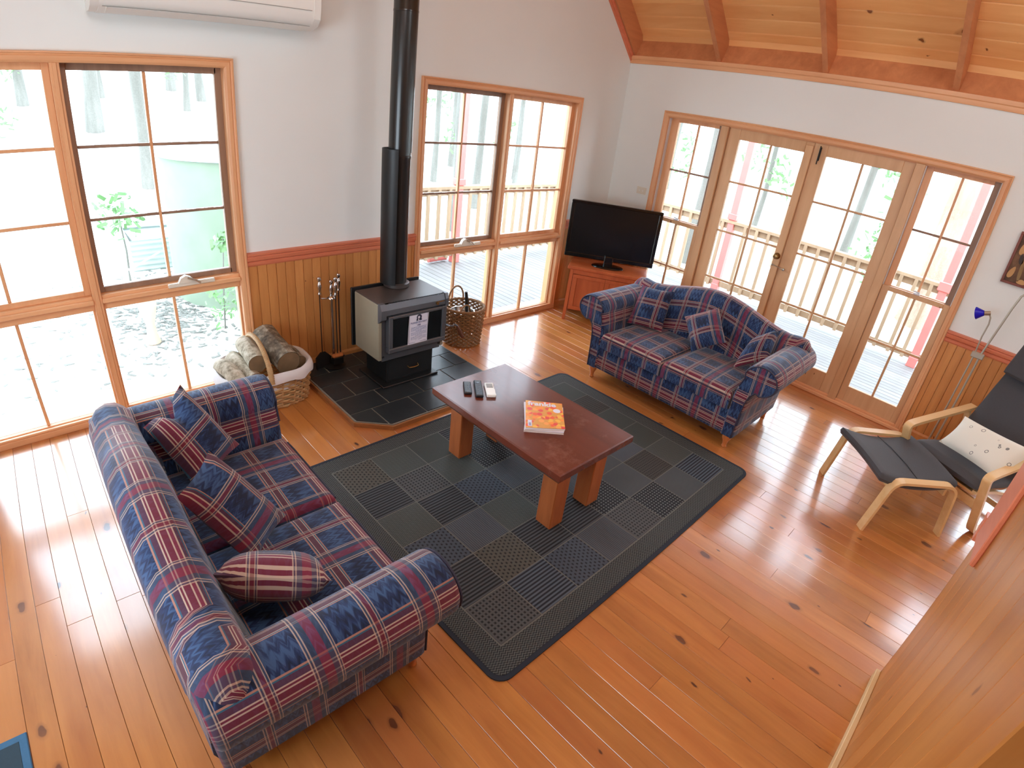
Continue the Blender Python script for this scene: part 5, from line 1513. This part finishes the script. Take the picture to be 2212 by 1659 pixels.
obj('blue_shade', MB().lathe([(.012, 0), (.018, .002), (.045, .055), (.043, .055), (.012, .004)], 24, mat=Ms), M['blue'], lp, 40, label='cobalt blue glass cone shade')
obj('uplight_arm', MB().tube([(0, -.034, .90), (0, -.045, 1.0), (0, -.085, 1.30), (0, -.105, 1.40), (0, -.15, 1.46), (0, -.22, 1.50), (0, -.25, 1.75)], .0075, 8), M['lampgrey'], lp, 50)
obj('uplight_bowl', MB().lathe([(.015, 0), (.06, .03), (.13, .08), (.127, .08), (.055, .035)], 28, org=(0, -.25, 1.74)), M['lampgrey'], lp, 50)

# ------------------------------------------------------------------ wall art
pc = thing('wall_art', 'brown framed painting of pale leaves on the right wall', 'picture', (-.001, -3.8805, 1.62))
py0, py1, pz0, pz1 = -.20, .20, -.190, .185
fm = MB()
for a in ((py0, pz0, py1, pz0 + .018), (py0, pz1 - .018, py1, pz1), (py0, pz0 + .018, py0 + .018, pz1 - .018), (py1 - .018, pz0 + .018, py1, pz1 - .018)):
    fm.box(-.026, a[0], a[1], 0, a[2], a[3], .002)
obj('picture_frame', fm, M['frame'], pc); obj('painted_board', MB().box(-.014, py0 + .01, pz0 + .01, -.002, py1 - .01, pz1 - .01), M['art'], pc)
def leafp(y, z, w, h, a, mat, nm='painted_leaf'):
    pts = []
    for k in range(14):
        t = 2 * PI * k / 14; x_, z_ = w * math.cos(t) * (1 - .35 * math.sin(t)), h * math.sin(t)
        pts.append((y - .0595 + x_ * math.cos(a) - z_ * math.sin(a), z + x_ * math.sin(a) + z_ * math.cos(a)))
    obj(nm, MB().prism(pts, 'x', -.0165, -.0138), mat, pc)
leafp(.215, -.105, .018, .045, .25, M['artleaf']); leafp(.205, .075, .018, .05, .1, M['artleaf']); leafp(.19, .0, .014, .04, -.2, M['artdark']); leafp(.165, -.06, .012, .10, -.1, M['artstem'])
leafp(.10, .05, .03, .09, .3, M['artleaf']); leafp(.0, -.05, .02, .1, -.2, M['artstem']); leafp(.13, -.155, .03, .018, 0, M['artleaf']); leafp(-.05, .05, .025, .08, .2, M['artleaf'])

# ------------------------------------------------------------------ air conditioner
ac = thing('air_conditioner', 'white split system air conditioner high on the back wall', 'air conditioner', (-4.03, -.003, 2.34))
prof = [(0, .0), (-.10, -.002), (-.17, .018), (-.205, .055), (-.215, .12), (-.215, .24), (-.20, .285), (-.16, .30), (0, .30)]
obj('ac_body', MB().prism(prof, 'x', -.565, .565), M['white'], ac, 35)
pin = [(y * 1.02, z * .99 + .003) for y, z in prof]
obj('end_cap', MB().prism(pin, 'x', .565, .605), M['white'], ac, 35); obj('end_cap', MB().prism(pin, 'x', -.605, -.565), M['white'], ac, 35)
obj('louvre_flap', MB().add([(-.53, -.105, -.006), (.50, -.105, -.006), (.50, -.172, .014), (-.53, -.172, .014), (-.53, -.107, .0), (.50, -.107, .0), (.50, -.17, .02), (-.53, -.17, .02)], [(0, 1, 2, 3), (4, 5, 6, 7), (0, 1, 5, 4), (1, 2, 6, 5), (2, 3, 7, 6), (3, 0, 4, 7)]), M['white'], ac)
obj('panel_seam', MB().box(-.55, -.2165, .100, .55, -.214, .103).box(-.55, -.178, .0175, .55, -.172, .0195), M['seam'], ac)

# ------------------------------------------------------------------ mat at the lower left corner of the picture
fm_ = thing('floor_mat', 'dark teal floor mat with lighter blue edge at lower left', 'mat', (-5.59, -2.025, 0))
obj('mat_border', MB().box(-.62, -.95, 0, 0, 0, .008, .003), M['mat1'], fm_); obj('mat_field', MB().box(-.595, -.925, .004, -.028, -.028, .0095, .001), M['mat2'], fm_)
